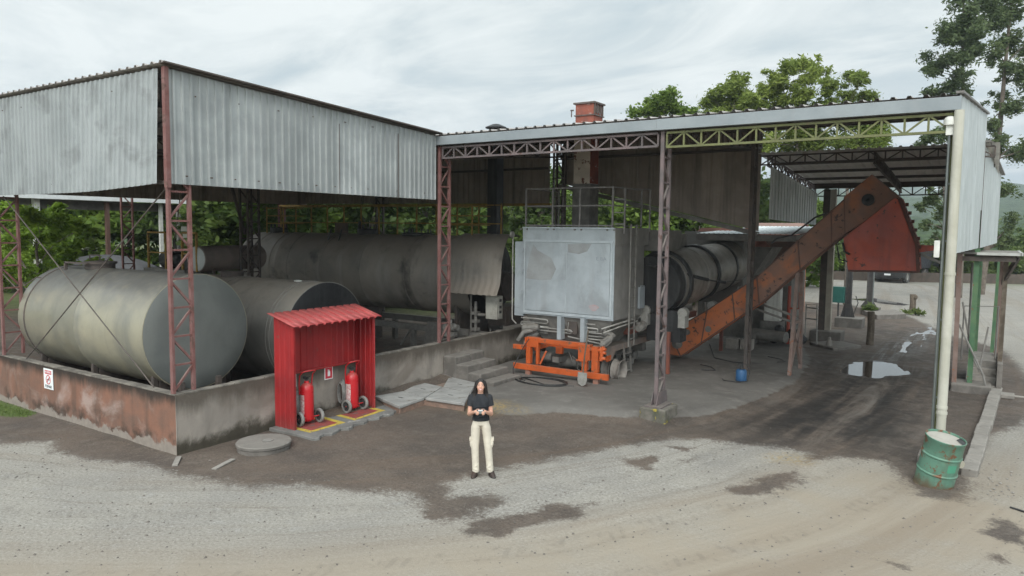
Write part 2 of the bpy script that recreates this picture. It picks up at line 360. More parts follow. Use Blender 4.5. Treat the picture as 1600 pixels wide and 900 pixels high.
td, ts = pline([(-30, -9), (-12, -6.6), (-4, -5.4), (1.6, -3.4), (4.6, -1.2), (6.8, 1.2), (8.4, 4.2), (9.4, 7.5), (9.9, 11), (10, 16), (9.8, 27), (8, 45), (6, 60)], GX, GY)
near = np.clip(1-np.hypot(GX-5, GY-10)/60, 0, 1)
GZ = (fbm(GX, GY, .9, 3, 5)-.5)*.05*near*(.35+.9*soil) + (fbm(td, ts*.08, .35, 9, 3)-.5)*.10*np.clip(1-np.abs(td)/3, 0, 1)*np.clip((ts-36)/6, 0, 1)*np.clip(1-(ts-60)/14, 0, 1)
GZ += np.clip(.5+slab_d/.7, 0, 1)*.11
GZ += .24*np.exp(-((GX-.0)/.55)**2)*np.clip((GY-2.0)/4, 0, 1)*np.clip((9-GY)/1.5, 0, 1)*(GX > -.4)     # soil heaped at the wall foot
PUD = [(8.35, 16.4), (8.9, 16.0), (9.7, 15.8), (10.2, 16.9), (10.25, 17.5), (9.6, 18.7), (9.1, 18.9), (8.6, 18.2)]
pd_ = psdf(PUD, GX, GY); GZ -= .07*np.clip(.5+pd_/.9+(fbm(GX, GY, .7, 21, 3)-.5)*.8, 0, 1)
PUD2 = [(5.0, 42.2), (7.8, 39.8), (8.2, 40.4), (6.0, 43.6)]
pd2 = psdf(PUD2, GX, GY); GZ -= .06*np.clip(.5+pd2/1.2, 0, 1)
wet = np.maximum(wet, edge(pd_+.25, .7)*.8); wet = np.maximum(wet, edge(pd2+.2, .6)*.8)
GZ -= .035*wet*np.clip((fbm(GX*3, GY*.6, 1.1, 31, 4)-.50)*6, 0, 1)
GZ = np.where((GX < 13) & (GY > 66), GZ-.0, GZ)
nx, ny = len(gx), len(gy)
def grid_mesh(name, X, Y, Z, nx, ny):
    me = bpy.data.meshes.new(name); me.vertices.add(nx*ny)
    me.vertices.foreach_set('co', np.stack([X, Y, Z], 1).astype(np.float32).ravel())
    i = np.arange(nx*ny).reshape(ny, nx); q = np.stack([i[:-1, :-1], i[:-1, 1:], i[1:, 1:], i[1:, :-1]], -1).reshape(-1, 4)
    me.loops.add(q.size); me.polygons.add(len(q)); me.loops.foreach_set('vertex_index', q.ravel().astype(np.int32))
    me.polygons.foreach_set('loop_start', (np.arange(len(q))*4).astype(np.int32)); me.polygons.foreach_set('use_smooth', np.ones(len(q), bool))
    me.update(calc_edges=True); me.validate(); return me
gme = grid_mesh('ground', GX, GY, GZ, nx, ny)
def attr4(me, name, chans):
    a = me.attributes.new(name, 'FLOAT_COLOR', 'POINT'); a.data.foreach_set('color', np.stack(chans, 1).astype(np.float32).ravel())
attr4(gme, 'zone', [soil, slabm, soot, wet]); attr4(gme, 'zoneb', [grass, far, ochre, np.ones_like(far)])
va = gme.attributes.new('track', 'FLOAT_VECTOR', 'POINT'); va.data.foreach_set('vector', np.stack([td, ts, np.zeros_like(td)], 1).astype(np.float32).ravel())
ground = bpy.data.objects.new('ground', gme); COL.objects.link(ground); tag(ground, kind='structure')

gm = bpy.data.materials.new('yard_ground'); gm.use_nodes = True; nt = gm.node_tree; nt.nodes.clear()
P = N(nt, 'ShaderNodeTexCoord').outputs['Object']
z1 = N(nt, 'ShaderNodeAttribute', attribute_name='zone'); z2 = N(nt, 'ShaderNodeAttribute', attribute_name='zoneb')
s1 = N(nt, 'ShaderNodeSeparateColor', {0: z1.outputs['Color']}); s2 = N(nt, 'ShaderNodeSeparateColor', {0: z2.outputs['Color']})
trk = N(nt, 'ShaderNodeAttribute', attribute_name='track').outputs['Vector']
nA = noise(nt, P, .55, 8, .62, .3); nB = noise(nt, P, 2.6, 8, .65, .2); nC = noise(nt, P, 14, 6, .65); nD = noise(nt, P, 60, 4, .6)
tr1 = noise(nt, scl(nt, trk, (.85, .04, 1)), 1.0, 6, .62, .8); tr2 = noise(nt, scl(nt, trk, (4.2, .16, 1)), 1.0, 6, .68, .9)
tr3 = noise(nt, scl(nt, trk, (1.5, .16, 1)), 1.0, 7, .65, .7)
# pale dusty paving
pave = mix(nt, ramp(nt, nA, .35, .65), (.285, .268, .236), (.242, .229, .207))
pave = mix(nt, mth(nt, 'MULTIPLY', ramp(nt, tr1, .46, .68, 0, .7), ramp(nt, nB, .3, .6, .35, 1)), pave, (.215, .178, .138))
pave = mix(nt, ramp(nt, tr2, .52, .70, 0, .6), pave, (.18, .155, .128))
pave = mix(nt, ramp(nt, nB, .55, .75, 0, .5), pave, (.33, .325, .312))
pave = mix(nt, ramp(nt, nC, .5, .75, 0, .45), pave, (.22, .20, .18))
vor = N(nt, 'ShaderNodeTexVoronoi', {'Vector': P, 'Scale': 15.0, 'Randomness': 1.0}); 
spk = mth(nt, 'MULTIPLY', ramp(nt, vor.outputs[0], .15, .10), mth(nt, 'MULTIPLY', ramp(nt, nA, .40, .58), ramp(nt, nB, .44, .6)))
pave = mix(nt, mth(nt, 'MULTIPLY', spk, .5), pave, (.10, .085, .075))
vor2 = N(nt, 'ShaderNodeTexVoronoi', {'Vector': P, 'Scale': 30.0, 'Randomness': 1.0})
pave = mix(nt, mth(nt, 'MULTIPLY', ramp(nt, vor2.outputs[0], .24, .14), mth(nt, 'MULTIPLY', ramp(nt, nB, .4, .62), .65)), pave, (.12, .105, .09))
nF = noise(nt, P, 24, 3, .75)
pave = mix(nt, ramp(nt, nF, .50, .66, 0, .7), pave, (.15, .132, .115)); pave = mix(nt, ramp(nt, nF, .46, .34, 0, .5), pave, (.40, .385, .355))
py_ = N(nt, 'ShaderNodeSeparateXYZ', {0: P}).outputs[1]
warm = mth(nt, 'MULTIPLY', ramp(nt, py_, 11.0, 5.0), ramp(nt, N(nt, 'ShaderNodeSeparateXYZ', {0: trk}).outputs[0], .5, -1.3))
pave = mix(nt, mth(nt, 'MULTIPLY', warm, ramp(nt, nA, .3, .6, .4, .95)), pave, mix(nt, ramp(nt, tr1, .4, .65), (.285, .245, .192), (.232, .19, .144)))
# damp brown soil
so = mix(nt, ramp(nt, nA, .36, .62), (.118, .092, .074), (.080, .065, .055))
so = mix(nt, ramp(nt, nB, .48, .7, 0, .65), so, (.135, .112, .093))
so = mix(nt, ramp(nt, nC, .5, .72, 0, .6), so, (.05, .042, .037)); so = mix(nt, ramp(nt, nF, .54, .68, 0, .5), so, (.19, .165, .14)); so = mix(nt, ramp(nt, nF, .45, .34, 0, .5), so, (.04, .034, .03))
so = mix(nt, ramp(nt, tr1, .5, .7, 0, .4), so, (.14, .096, .066))
so = mix(nt, mth(nt, 'MULTIPLY', s1.outputs[2], ramp(nt, mth(nt, 'ADD', mth(nt, 'MULTIPLY', tr3, .75), mth(nt, 'MULTIPLY', nB, .25)), .40, .60, 1.0, .1)), so, (.026, .023, .021))
so = mix(nt, mth(nt, 'MULTIPLY', s1.outputs[2], ramp(nt, tr3, .55, .70, 0, .8)), so, (.17, .15, .13))
sf = mth(nt, 'ADD', s1.outputs[0], mth(nt, 'MULTIPLY', mth(nt, 'SUBTRACT', mth(nt, 'ADD', mth(nt, 'MULTIPLY', nB, .6), mth(nt, 'MULTIPLY', nC, .4)), .5), 1.1))
soilf = ramp(nt, mth(nt, 'ADD', sf, mth(nt, 'MULTIPLY', mth(nt, 'SUBTRACT', nF, .5), .5)), .36, .66)
col = mix(nt, soilf, pave, so)
# tyre prints along the drive path
ts_ = N(nt, 'ShaderNodeSeparateXYZ', {0: trk})
ad = mth(nt, 'ABSOLUTE', mth(nt, 'ADD', ts_.outputs[0], mth(nt, 'MULTIPLY', mth(nt, 'SUBTRACT', nA, .5), .5)))
band = mth(nt, 'ADD', ramp(nt, mth(nt, 'ABSOLUTE', mth(nt, 'SUBTRACT', ad, .95)), .22, .12), ramp(nt, mth(nt, 'ABSOLUTE', mth(nt, 'SUBTRACT', ad, 2.05)), .20, .11))
lug = ramp(nt, mth(nt, 'SINE', mth(nt, 'ADD', mth(nt, 'MULTIPLY', ts_.outputs[1], 34.0), mth(nt, 'MULTIPLY', ad, 16.0))), -.1, .5)
prt = mth(nt, 'MULTIPLY', mth(nt, 'MULTIPLY', band, mth(nt, 'ADD', mth(nt, 'MULTIPLY', lug, .65), .35)), ramp(nt, nB, .44, .62, 0, .24))
col = mix(nt, prt, col, (.085, .07, .058))
# dusty slab
sl = mix(nt, ramp(nt, nA, .38, .62), (.165, .154, .14), (.13, .121, .11))
sl = mix(nt, ramp(nt, nB, .5, .72, 0, .6), sl, (.225, .21, .19)); sl = mix(nt, ramp(nt, nC, .55, .8, 0, .4), sl, (.09, .082, .074))
slf = ramp(nt, mth(nt, 'ADD', s1.outputs[1], mth(nt, 'MULTIPLY', mth(nt, 'SUBTRACT', nB, .5), .8)), .42, .6)
col = mix(nt, slf, col, sl)
col = mix(nt, mth(nt, 'MULTIPLY', s2.outputs[2], ramp(nt, nC, .42, .6)), col, (.33, .23, .08))
gr = mix(nt, nC, (.05, .085, .02), (.10, .13, .035)); gf = ramp(nt, mth(nt, 'ADD', s2.outputs[0], mth(nt, 'MULTIPLY', mth(nt, 'SUBTRACT', nC, .5), 1.2)), .4, .6)
col = mix(nt, gf, col, gr)
fr = mix(nt, ramp(nt, nB, .35, .65), (.07, .10, .03), (.12, .12, .05)); col = mix(nt, s2.outputs[1], col, fr)
wetf = mth(nt, 'MULTIPLY', z1.outputs['Alpha'], ramp(nt, tr2, .40, .58))
col = mix(nt, mth(nt, 'MULTIPLY', wetf, .7), col, (.06, .052, .046))
rgh = mth(nt, 'SUBTRACT', mth(nt, 'SUBTRACT', .92, mth(nt, 'MULTIPLY', soilf, ramp(nt, nB, .35, .7, .05, .28))), mth(nt, 'MULTIPLY', wetf, .42))
hgt = mth(nt, 'ADD', mth(nt, 'ADD', mth(nt, 'MULTIPLY', nC, .6), mth(nt, 'MULTIPLY', nD, .4)), mth(nt, 'MULTIPLY', tr2, .6))
bmp = N(nt, 'ShaderNodeBump', {'Height': hgt, 'Strength': .55, 'Distance': .03})
ps = N(nt, 'ShaderNodeBsdfPrincipled', {'Base Color': col, 'Roughness': rgh, 'Normal': bmp.outputs[0], 'Specular IOR Level': .3})
N(nt, 'ShaderNodeOutputMaterial', {0: ps.outputs[0]}); gme.materials.append(gm)

mWATER = bpy.data.materials.new('muddy_water'); mWATER.use_nodes = True; nt = mWATER.node_tree; nt.nodes.clear()
wn = noise(nt, N(nt, 'ShaderNodeTexCoord').outputs['Object'], 5, 3)
ps = N(nt, 'ShaderNodeBsdfPrincipled', {'Base Color': (.06, .05, .042, 1), 'Roughness': .04, 'Specular IOR Level': 1.0, 'IOR': 1.5, 'Normal': N(nt, 'ShaderNodeBump', {'Height': wn, 'Strength': .03, 'Distance': .01}).outputs[0]})
N(nt, 'ShaderNodeOutputMaterial', {0: ps.outputs[0]})
def water(name, poly, z, grow=.5):
    c = np.mean(poly, 0); b = MB(); b.add([(c[0]+(x-c[0])*(1+grow), c[1]+(y-c[1])*(1+grow), z) for x, y in poly], [tuple(range(len(poly)))])
    return tag(b.build(name, mWATER), kind='structure')
water('puddle', PUD, -.030, .2); water('puddle', PUD2, -.022, .2)
water('puddle', WET, -.021, .0)

# loose stones on the paving: nobody could count them
b = MB()
qx = rng.uniform(-6, 14, 16000); qy = rng.uniform(-6, 9, 16000); keep = ((psdf(SOIL, qx, qy) < .3) | (rng.random(16000) < .12)) & ~((qx < .15) & (qy > -.1))
for x, y in list(zip(qx[keep], qy[keep]))[:5200]:
    r = .007+.022*rng.random()**4
    pts = [(x+r*sx*rng.uniform(.6, 1.2), y+r*sy*rng.uniform(.6, 1.2), .0+r*sz_*rng.uniform(.3, .8)) for sx, sy, sz_ in ((1,0,0),(0,1,0),(-1,0,0),(0,-1,0),(0,0,1.2))]
    b.add(pts, [(0,1,4),(1,2,4),(2,3,4),(3,0,4)])
tag(b.build('loose_gravel', M('gravel_stone', (.17, .15, .13), (.10, .09, .08), 9, .9)), kind='stuff')

# ------------------------------------------------------------------ hills
az = np.linspace(R(-95), R(50), 330); rd = np.concatenate([np.linspace(170, 420, 34), np.linspace(436, 1500, 44)])
AZ, RD = np.meshgrid(az, rd); AZ = AZ.ravel(); RD = RD.ravel()
HX = 12.2+np.sin(AZ)*RD; HY = -7.5+np.cos(AZ)*RD
bell = lambda a, c, w: np.exp(-((a-R(c))/R(w))**2)
el_ = .030 + .022*bell(AZ, 3, 14) + .012*bell(AZ, -12, 6) + .012*bell(AZ, -60, 18) - .006*bell(AZ, -35, 6)
prof = np.clip((RD-190)/650, 0, 1)**1.1
HZ = el_*RD*prof + (fbm(HX, HY, 190, 5, 4)-.5)*.055*RD*prof*1.2
HZ += (fbm(HX, HY, 16, 15, 3)-.35)*10*np.clip((RD-170)/120, 0, 1)
HZ = np.where(RD < 176, -3, HZ)
hme = grid_mesh('hills', HX, HY, HZ, len(az), len(rd))
hills = bpy.data.objects.new('hills', hme); COL.objects.link(hills); tag(hills, kind='structure')
hm = bpy.data.materials.new('wooded_hillside'); hm.use_nodes = True; nt = hm.node_tree; nt.nodes.clear()
P = N(nt, 'ShaderNodeTexCoord').outputs['Object']
na = noise(nt, P, .012, 6, .6); nb = noise(nt, P, .16, 5, .7)
col = mix(nt, ramp(nt, nb, .35, .65), (.022, .042, .014), (.062, .095, .032)); col = mix(nt, ramp(nt, na, .56, .70, 0, .5), col, (.075, .09, .035))
ps = N(nt, 'ShaderNodeBsdfPrincipled', {'Base Color': col, 'Roughness': .95, 'Specular IOR Level': .1, 'Normal': N(nt, 'ShaderNodeBump', {'Height': nb, 'Strength': 1.0, 'Distance': 3.0}).outputs[0]})
N(nt, 'ShaderNodeOutputMaterial', {0: ps.outputs[0]}); hme.materials.append(hm)

# ------------------------------------------------------------------ steelwork helpers
def lattice(b, x, y, z0, z1, w=.4, ax='y', ch=.085, ct=.05, ph=.53, flip=0, box=0):
    U = Vector((0, 1, 0)) if ax == 'y' else Vector((1, 0, 0)); W = Vector((1, 0, 0)) if ax == 'y' else Vector((0, 1, 0))
    for off in ([0] if not box else [0, box]):
        o = Vector((x, y, 0)) + W*off
        for t in (0, w):
            p = o+U*t
            hx = (ch/2, ct/2) if ax == 'y' else (ct/2, ch/2)
            b.box((p.x-hx[0], p.y-hx[1], z0), (p.x+hx[0], p.y+hx[1], z1))
        n = max(1, round((z1-z0)/ph)); d = (z1-z0)/n
        for k in range(n):
            za = z0+k*d; zb = za+d; i = (k+flip) % 2
            b.bar(o+U*(w if i else 0)+Vector((0, 0, za+.03)), o+U*(0 if i else w)+Vector((0, 0, zb-.03)), .04, .035)
            if k: b.bar(o+Vector((0, 0, za)), o+U*w+Vector((0, 0, za)), .04, .035)
def truss(b, p, q, dep, n, c=.05, up=(0, 0, 1), wd=.045):
    p = Vector(p); q = Vector(q); D = Vector((0, 0, -dep))
    b.bar(p, q, c*1.6, c); b.bar(p+D, q+D, c*1.6, c)
    for k in range(n+1):
        a = p.lerp(q, k/n); b.bar(a, a+D, wd*.8, wd*.8)
        if k < n:
            c_ = p.lerp(q, (k+1)/n)
            b.bar(a if k % 2 else a+D, c_+D if k % 2 else c_, wd*.7, wd*.7)
def corr(b, P0, U, V, w, hfn, pitch=.25, dep=.035, rows=4, deform=None):
    P0 = Vector(P0); U = Vector(U).normalized(); V = Vector(V).normalized(); Nn = U.cross(V)
    us = []; k = 0
    while k*pitch < w:
        for t, d in ((0, 0), (.62, 0), (.70, 1), (.90, 1), (.98, 0)):
            u = (k+t)*pitch
            if u <= w: us.append((u, d*dep))
        k += 1
    us.append((w, 0)); base = len(b.v); vs = []; L = len(us)
    for u, d in us:
        v0, v1 = hfn(u)
        for r in range(rows+1):
            v = v0+(v1-v0)*r/rows; p = P0+U*u+V*v+Nn*d
            if deform is not None: p = p+Nn*deform(u, r/rows)[0]+V*deform(u, r/rows)[1]
            vs.append(p)
    fs = [(i*(rows+1)+r, (i+1)*(rows+1)+r, (i+1)*(rows+1)+r+1, i*(rows+1)+r+1) for i in range(L-1) for r in range(rows)]
    return b.add(vs, fs)
def screws(b, P0, U, Nn, w, pitch, r=.012):
    P0 = Vector(P0); U = Vector(U); Nn = Vector(Nn); u = pitch/2
    while u < w: b.cyl(P0+U*(u+rng.uniform(-.05, .05)), P0+U*u+Nn*.012, r, None, 6); u += pitch*rng.choice([1, 1, 2])
mSCREW = M('rusty_screw', (.08, .055, .045))

# ------------------------------------------------------------------ containment wall
mWALLO = M('stained_orange_render', (.225, .115, .08), (.16, .098, .075), 1.3, .9, 0, .3, 20, blotch=((.36, .29, .26), .7, .9), streak=((.07, .06, .05), .5, 2.6), grime=((.034, .03, .026), .93, .80, 1.05, .42), spec=.15)
nt = mWALLO.node_tree
def wall_foot(mt, colr, z0, z1, amt, colr2=None):
    nt = mt.node_tree; ps = [n for n in nt.nodes if n.type == 'BSDF_PRINCIPLED'][0]; l = ps.inputs['Base Color'].links[0]; src = l.from_socket
    co = N(nt, 'ShaderNodeTexCoord').outputs['Object']; z = N(nt, 'ShaderNodeSeparateXYZ', {0: co}).outputs[2]
    nn = noise(nt, co, 1.7, 8, .68, .3)
    g = mth(nt, 'ADD', z, mth(nt, 'MULTIPLY', mth(nt, 'SUBTRACT', nn, .5), .9))
    c = mix(nt, mth(nt, 'MULTIPLY', ramp(nt, g, z1+.28, z1+.0, 0, .8), ramp(nt, noise(nt, co, 2.2, 4), .42, .62)), src, (.04, .034, .028)) if colr2 is not None else src
    c = mix(nt, ramp(nt, g, z0, z1, amt, 0), c, mix(nt, noise(nt, co, 9, 5), colr, (colr[0]*.55, colr[1]*.55, colr[2]*.55)))
    nt.links.new(c, ps.inputs['Base Color'])
wall_foot(mWALLO, (.30, .26, .225), .12, .19, 1.0, 1)
mWALLG = M('stained_grey_render', (.31, .275, .24), (.24, .215, .19), 1.2, .9, 0, .3, 20, blotch=((.14, .115, .095), .6, .8), streak=((.12, .105, .09), .4, 2.2), grime=((.075, .062, .05), .85, .62, 1.0, .55), spec=.15)
wall_foot(mWALLG, (.06, .052, .038), .10, .36, .95)
mWTOP = M('mossy_wall_top', (.20, .18, .155), (.10, .09, .078), 3, .9, 0, .3, 20)
wall = thing('containment_wall', 'low rendered containment wall around the storage tanks, orange side and grey side meeting at a corner', 'wall', (0, 0, 0))
def rough_wall(lo, hi, long, mat, top):
    b = MB(); n = int((hi[long]-lo[long])/.35); pr = []
    for k in range(n+1):
        t = lo[long]+(hi[long]-lo[long])*k/n; dz = (vnoise(np.array([t]), np.array([lo[1-long]]), .6, 4)[0]-.5)*.02
        ring = []
        for s, z in ((0, lo[2]), (1, lo[2]), (1, hi[2]+dz), (0, hi[2]+dz)):
            o_ = lo[1-long] if s == 0 else hi[1-long]
            ring.append((t, o_, z) if long == 0 else (o_, t, z))
        pr += ring
    fs = [tuple(range(4)), tuple(range(len(pr)-4, len(pr)))]
    for k in range(n):
        for s in range(4): fs.append((k*4+s, k*4+(s+1) % 4, (k+1)*4+(s+1) % 4, (k+1)*4+s))
    b.add(pr, fs); o = b.build('wall_panel', mat, wall, bevel=.012)
    return o
rough_wall((-16, 0, -.2), (0, .16, 1.085), 0, mWALLO, 0)
rough_wall((-.16, .004, -.2), (.005, 13.0, 1.085), 1, mWALLG, 1)
b = MB()
for k in range(46):
    x = -16.1+k*.35; b.box((x, -.012, 1.08), (x+.342, .172, 1.102+rng.uniform(0, .012)))
b.build('coping', mWTOP, wall, bevel=.008)
b = MB()
for k in range(37):
    y = .18+k*.35; b.box((-.172, y, 1.08), (.012, y+.342, 1.102+rng.uniform(0, .012)))
b.build('coping', mWTOP, wall, bevel=.008)

# no smoking sign
def text_mesh(s, size, ext=.002):
    cu = bpy.data.curves.new('txt', 'FONT'); cu.body = s; cu.size = size; cu.align_x = 'CENTER'; cu.align_y = 'CENTER'; cu.extrude = ext
    o = bpy.data.objects.new('txt', cu); COL.objects.link(o); dg = bpy.context.evaluated_depsgraph_get()
    me = bpy.data.meshes.new_from_object(o.evaluated_get(dg)); bpy.data.objects.remove(o); bpy.data.curves.remove(cu); return me
def place_text(name, s, size, mat, parent, loc, rot, sx=1.0):
    me = text_mesh(s, size); me.materials.clear(); me.materials.append(mat); me.name = name
    o = bpy.data.objects.new(name, me); COL.objects.link(o); o.parent = parent; o.location = Vector(loc); o.rotation_euler = rot; o.scale = (sx, 1, 1); return o
def ring_pts(c, r, axes, n=28): return [Vector(c)+Vector(axes[0])*math.cos(2*math.pi*k/n)*r+Vector(axes[1])*math.sin(2*math.pi*k/n)*r for k in range(n)]
def flat_ring(b, c, r0, r1, A, B, Nn, t, n=32):
    c = Vector(c); A = Vector(A); B = Vector(B); Nn = Vector(Nn); vs = []
    for k in range(n):
        d = A*math.cos(2*math.pi*k/n)+B*math.sin(2*math.pi*k/n); vs += [c+d*r0, c+d*r1, c+d*r1+Nn*t, c+d*r0+Nn*t]
    fs = []
    for k in range(n):
        j = (k+1) % n
        for s in range(4): fs.append((k*4+s, k*4+(s+1) % 4, j*4+(s+1) % 4, j*4+s))
    return b.add(vs, fs)
mSIGNW = M('sign_white', (.74, .76, .76), (.68, .70, .70), 8, .45); mSIGNR = M('sign_red', (.50, .04, .06), None, 1, .5); mSIGNK = M('sign_black', (.03, .03, .035), None, 1, .5)
sg = thing('no_smoking_sign', 'white no smoking sign reading FUMAR on the orange containment wall', 'sign', (-4.66, -.014, .82))
b = MB().box((-4.86, -.022, .60), (-4.46, -.013, 1.04)); b.build('board', mSIGNW, sg)
b = MB().box((-4.80, -.025, .925), (-4.52, -.0225, 1.005)); b.build('header_panel', mSIGNR, sg)
place_text('header_text', 'PROIBIDO', .062, mSIGNW, sg, (0, -.012, .145), (R(90), 0, 0), .9)
b = MB(); flat_ring(b, (-4.66, -.0225, .805), .083, .102, (1, 0, 0), (0, 0, 1), (0, -1, 0), .0025); b.build('prohibition_ring', mSIGNR, sg)
b = MB().box((-4.72, -.025, .795), (-4.62, -.0225, .813)); b.box((-4.612, -.025, .795), (-4.60, -.0225, .813)); b.tube([(-4.61, -.0245, .82), (-4.615, -.0245, .835), (-4.60, -.0245, .85)], .003, 5); b.build('cigarette_symbol', mSIGNK, sg)
b = MB().bar((-4.595, -.0268, .87), (-4.725, -.0268, .74), .02, .003, (0, 1, 0)); b.build('prohibition_bar', mSIGNR, sg)
place_text('caption_text', 'FUMAR', .085, mSIGNK, sg, (0, -.010, -.165), (R(90), 0, 0), 1.05)

# ------------------------------------------------------------------ tank shed
shed = thing('tank_shed', 'open steel shed with grey corrugated cladding standing over the storage tanks', 'shed', (0, 0, 0))
b = MB(); lattice(b, -.1, .03, 1.1, 6.82, .4); b.build('lattice_column', mPRIMER, shed)
b = MB(); lattice(b, -6.85, .03, 1.1, 6.8, .4); b.build('lattice_column', mPRIMER, shed)
b = MB(); lattice(b, -13.6, .03, 1.1, 6.8, .4); b.build('lattice_column', mPRIMER, shed)
b = MB(); lattice(b, -8.15, 7.4, 0, 6.4, .42, 'y', .08, .05, .53, 0, .38); b.build('lattice_column', mDARKST, shed)
b = MB(); lattice(b, -15.2, 7.4, 0, 6.4, .42); b.build('lattice_column', mPRIMER, shed)
b = MB(); lattice(b, -9.6, 15.1, 0, 7.0, .4, 'x'); b.build('lattice_column', mDARKST, shed)
b = MB(); lattice(b, -15.8, 15.1, 0, 7.0, .4, 'x'); b.build('lattice_column', mPRIMER, shed)
b = MB().tube([(-8.0, 7.45, 3.9), (-6.2, 5.6, 5.6)], .05, 6); b.tube([(-.2, .35, 4.8), (-1.8, 1.2, 3.9)], .012, 4); b.build('knee_brace', mDARKST, shed)
b = MB(); b.tube([(-.2, .1, 4.85), (-5.9, .1, 1.12)], .013, 5); b.tube([(-6.7, .1, 4.75), (-.85, .1, 1.12)], .013, 5); b.build('cross_brace_rod', mDARKST, shed)
# front cladding towards the yard: bulged at its free corner
def bulge(u, r):    # u from the far end, r from bottom to top
    k = max(0, 1-abs(u-12.6)/5.5); e = 1-r
    return (.12*e*k*k, -.0+e*(.11*max(0, (u-10.5)/3.2)**2 if u > 10.5 else 0))
b = MB(); corr(b, (-13.9, -.05, 0), (1, 0, 0), (0, 0, 1), 13.72, lambda u: (4.76, 6.86), .175, .032, 6, bulge); b.build('corrugated_cladding', mGALVX, shed, smooth=25)
b = MB(); corr(b, (-.04, .0, 0), (0, 1, 0), (0, 0, 1), 7.36, lambda u: (4.87, 6.86-.36*u/7.4), .168, .036, 5, lambda u, r: (.012*math.sin(u*3.1), 0)); b.build('corrugated_cladding', mGALV, shed, smooth=25)
b = MB(); screws(b, (-13.8, -.06, 4.95), (1, 0, 0), (0, -1, 0), 13.4, .5); screws(b, (.0, .1, 5.02), (0, 1, 0), (1, 0, 0), 7.2, .5); screws(b, (.0, .1, 6.45), (0, 1, 0), (1, 0, 0), 6.5, .9); screws(b, (-13.8, -.06, 6.6), (1, 0, 0), (0, -1, 0), 13.4, .9); b.build('sheet_screws', mSCREW, shed)
b = MB().box((-.06, -.06, 4.8), (.03, .02, 6.88)); b.build('corner_angle', mPRIMER, shed)
for y in (2.5, 4.0, 5.9):
    b = MB().box((-.012, y, 4.87), (.0, y+.012, 6.4)); b.build('sheet_lap', mSCREW, shed)
b = MB(); corr(b, (-14.1, 15.3, 0), (0, -1, 0), (0, 0, 1), 15.2, lambda u: (5.10, 6.6), .26, .03, 2); b.build('end_cladding', mINNER, shed, smooth=25)
# roof sheets and edge trim
b = MB(); corr(b, (-14.2, -.14, 6.92), (1, 0, 0), (0, 7.6, -.36), 14.35, lambda u: (0, 7.63), .26, .04, 1); b.build('roof_sheets', mROOFU, shed)
b = MB().bar((.06, -.12, 6.93), (.06, 7.42, 6.57), .16, .03); b.build('verge_trim', mDARKST, shed)
b = MB()
for y in (.25, 1.8, 3.3, 4.8, 6.3, 7.3): b.bar((-14, y, 6.84-.36*y/7.5), (-.15, y, 6.84-.36*y/7.5), .06, .1)
b.build('purlins', mDARKST, shed)
for x in (-.35, -6.9, -13.4):
    b = MB(); truss(b, (x, .1, 6.7), (x, 7.4, 6.38), .45, 10); b.build('roof_truss', mDARKST, shed)
b = MB(); b.bar((-14, .05, 4.9), (-.15, .05, 4.9), .05, .06); b.bar((-14, .05, 5.9), (-.15, .05, 5.9), .05, .06); b.bar((-.15, .05, 5.0), (-.15, 7.4, 5.0), .05, .06); b.bar((-.15, .05, 5.9), (-.15, 7.4, 5.9), .05, .06); b.build('girts', mDARKST, shed)

# ------------------------------------------------------------------ plant shed
ps_ = thing('plant_shed', 'large open plant shed with grey gutter fascia, lime and mauve front truss and end cladding', 'shed', (0, 7.6, 0))
b = MB(); lattice(b, -.02, 7.5, 1.1, 6.25, .4); b.build('lattice_column', mPRIMER, ps_)
b = MB(); lattice(b, 6.1, 7.5, .32, 6.25, .40, 'y', .08, .05); b.build('lattice_column', mMAUVE, ps_)
b = MB(); b.prism([(6.04, 7.34, .325), (6.04, 8.0, .325), (6.04, 7.92, .60), (6.04, 7.46, .60)], (.012, 0, 0)); b.prism([(6.16, 7.34, .325), (6.16, 8.0, .325), (6.16, 7.92, .60), (6.16, 7.46, .60)], (.012, 0, 0)); b.box((5.92, 7.28, .30), (6.32, 7.9, .325)); b.build('base_plate', mMAUVE, ps_)
b = MB(); lattice(b, 6.28, 13.75, .1, 7.05, .34, 'y', .1, .05); b.build('lattice_column', mDARKST, ps_)
b = MB(); lattice(b, -1.05, 15.15, 0, 7.0, .36, 'x'); b.build('lattice_column', mDARKST, ps_)
b = MB(); lattice(b, 11.42, 7.62, -.1, 6.2, .3, 'y', .055, .05); b.build('lattice_column', mLIME, ps_)
b = MB(); b.box((11.70, 15.1, .2), (11.82, 15.2, 3.76)); b.build('column', mGREENST, ps_)
b = MB().box((6.62, 22.2, .4), (6.86, 22.42, 5.75)); b.build('column', mDARKST, ps_)
b = MB().box((6.862, 22.18, .4), (7.06, 22.44, 5.75)); b.build('column', M('pale_column_face', (.36, .33, .27), (.28, .25, .21), 2, .7, 0, .1, streak=((.16, .14, .12), .5, 5)), ps_)
b = MB(); b.box((11.6, 22.2, 0), (11.8, 22.4, 5.9)); b.build('column', mGREENST, ps_)
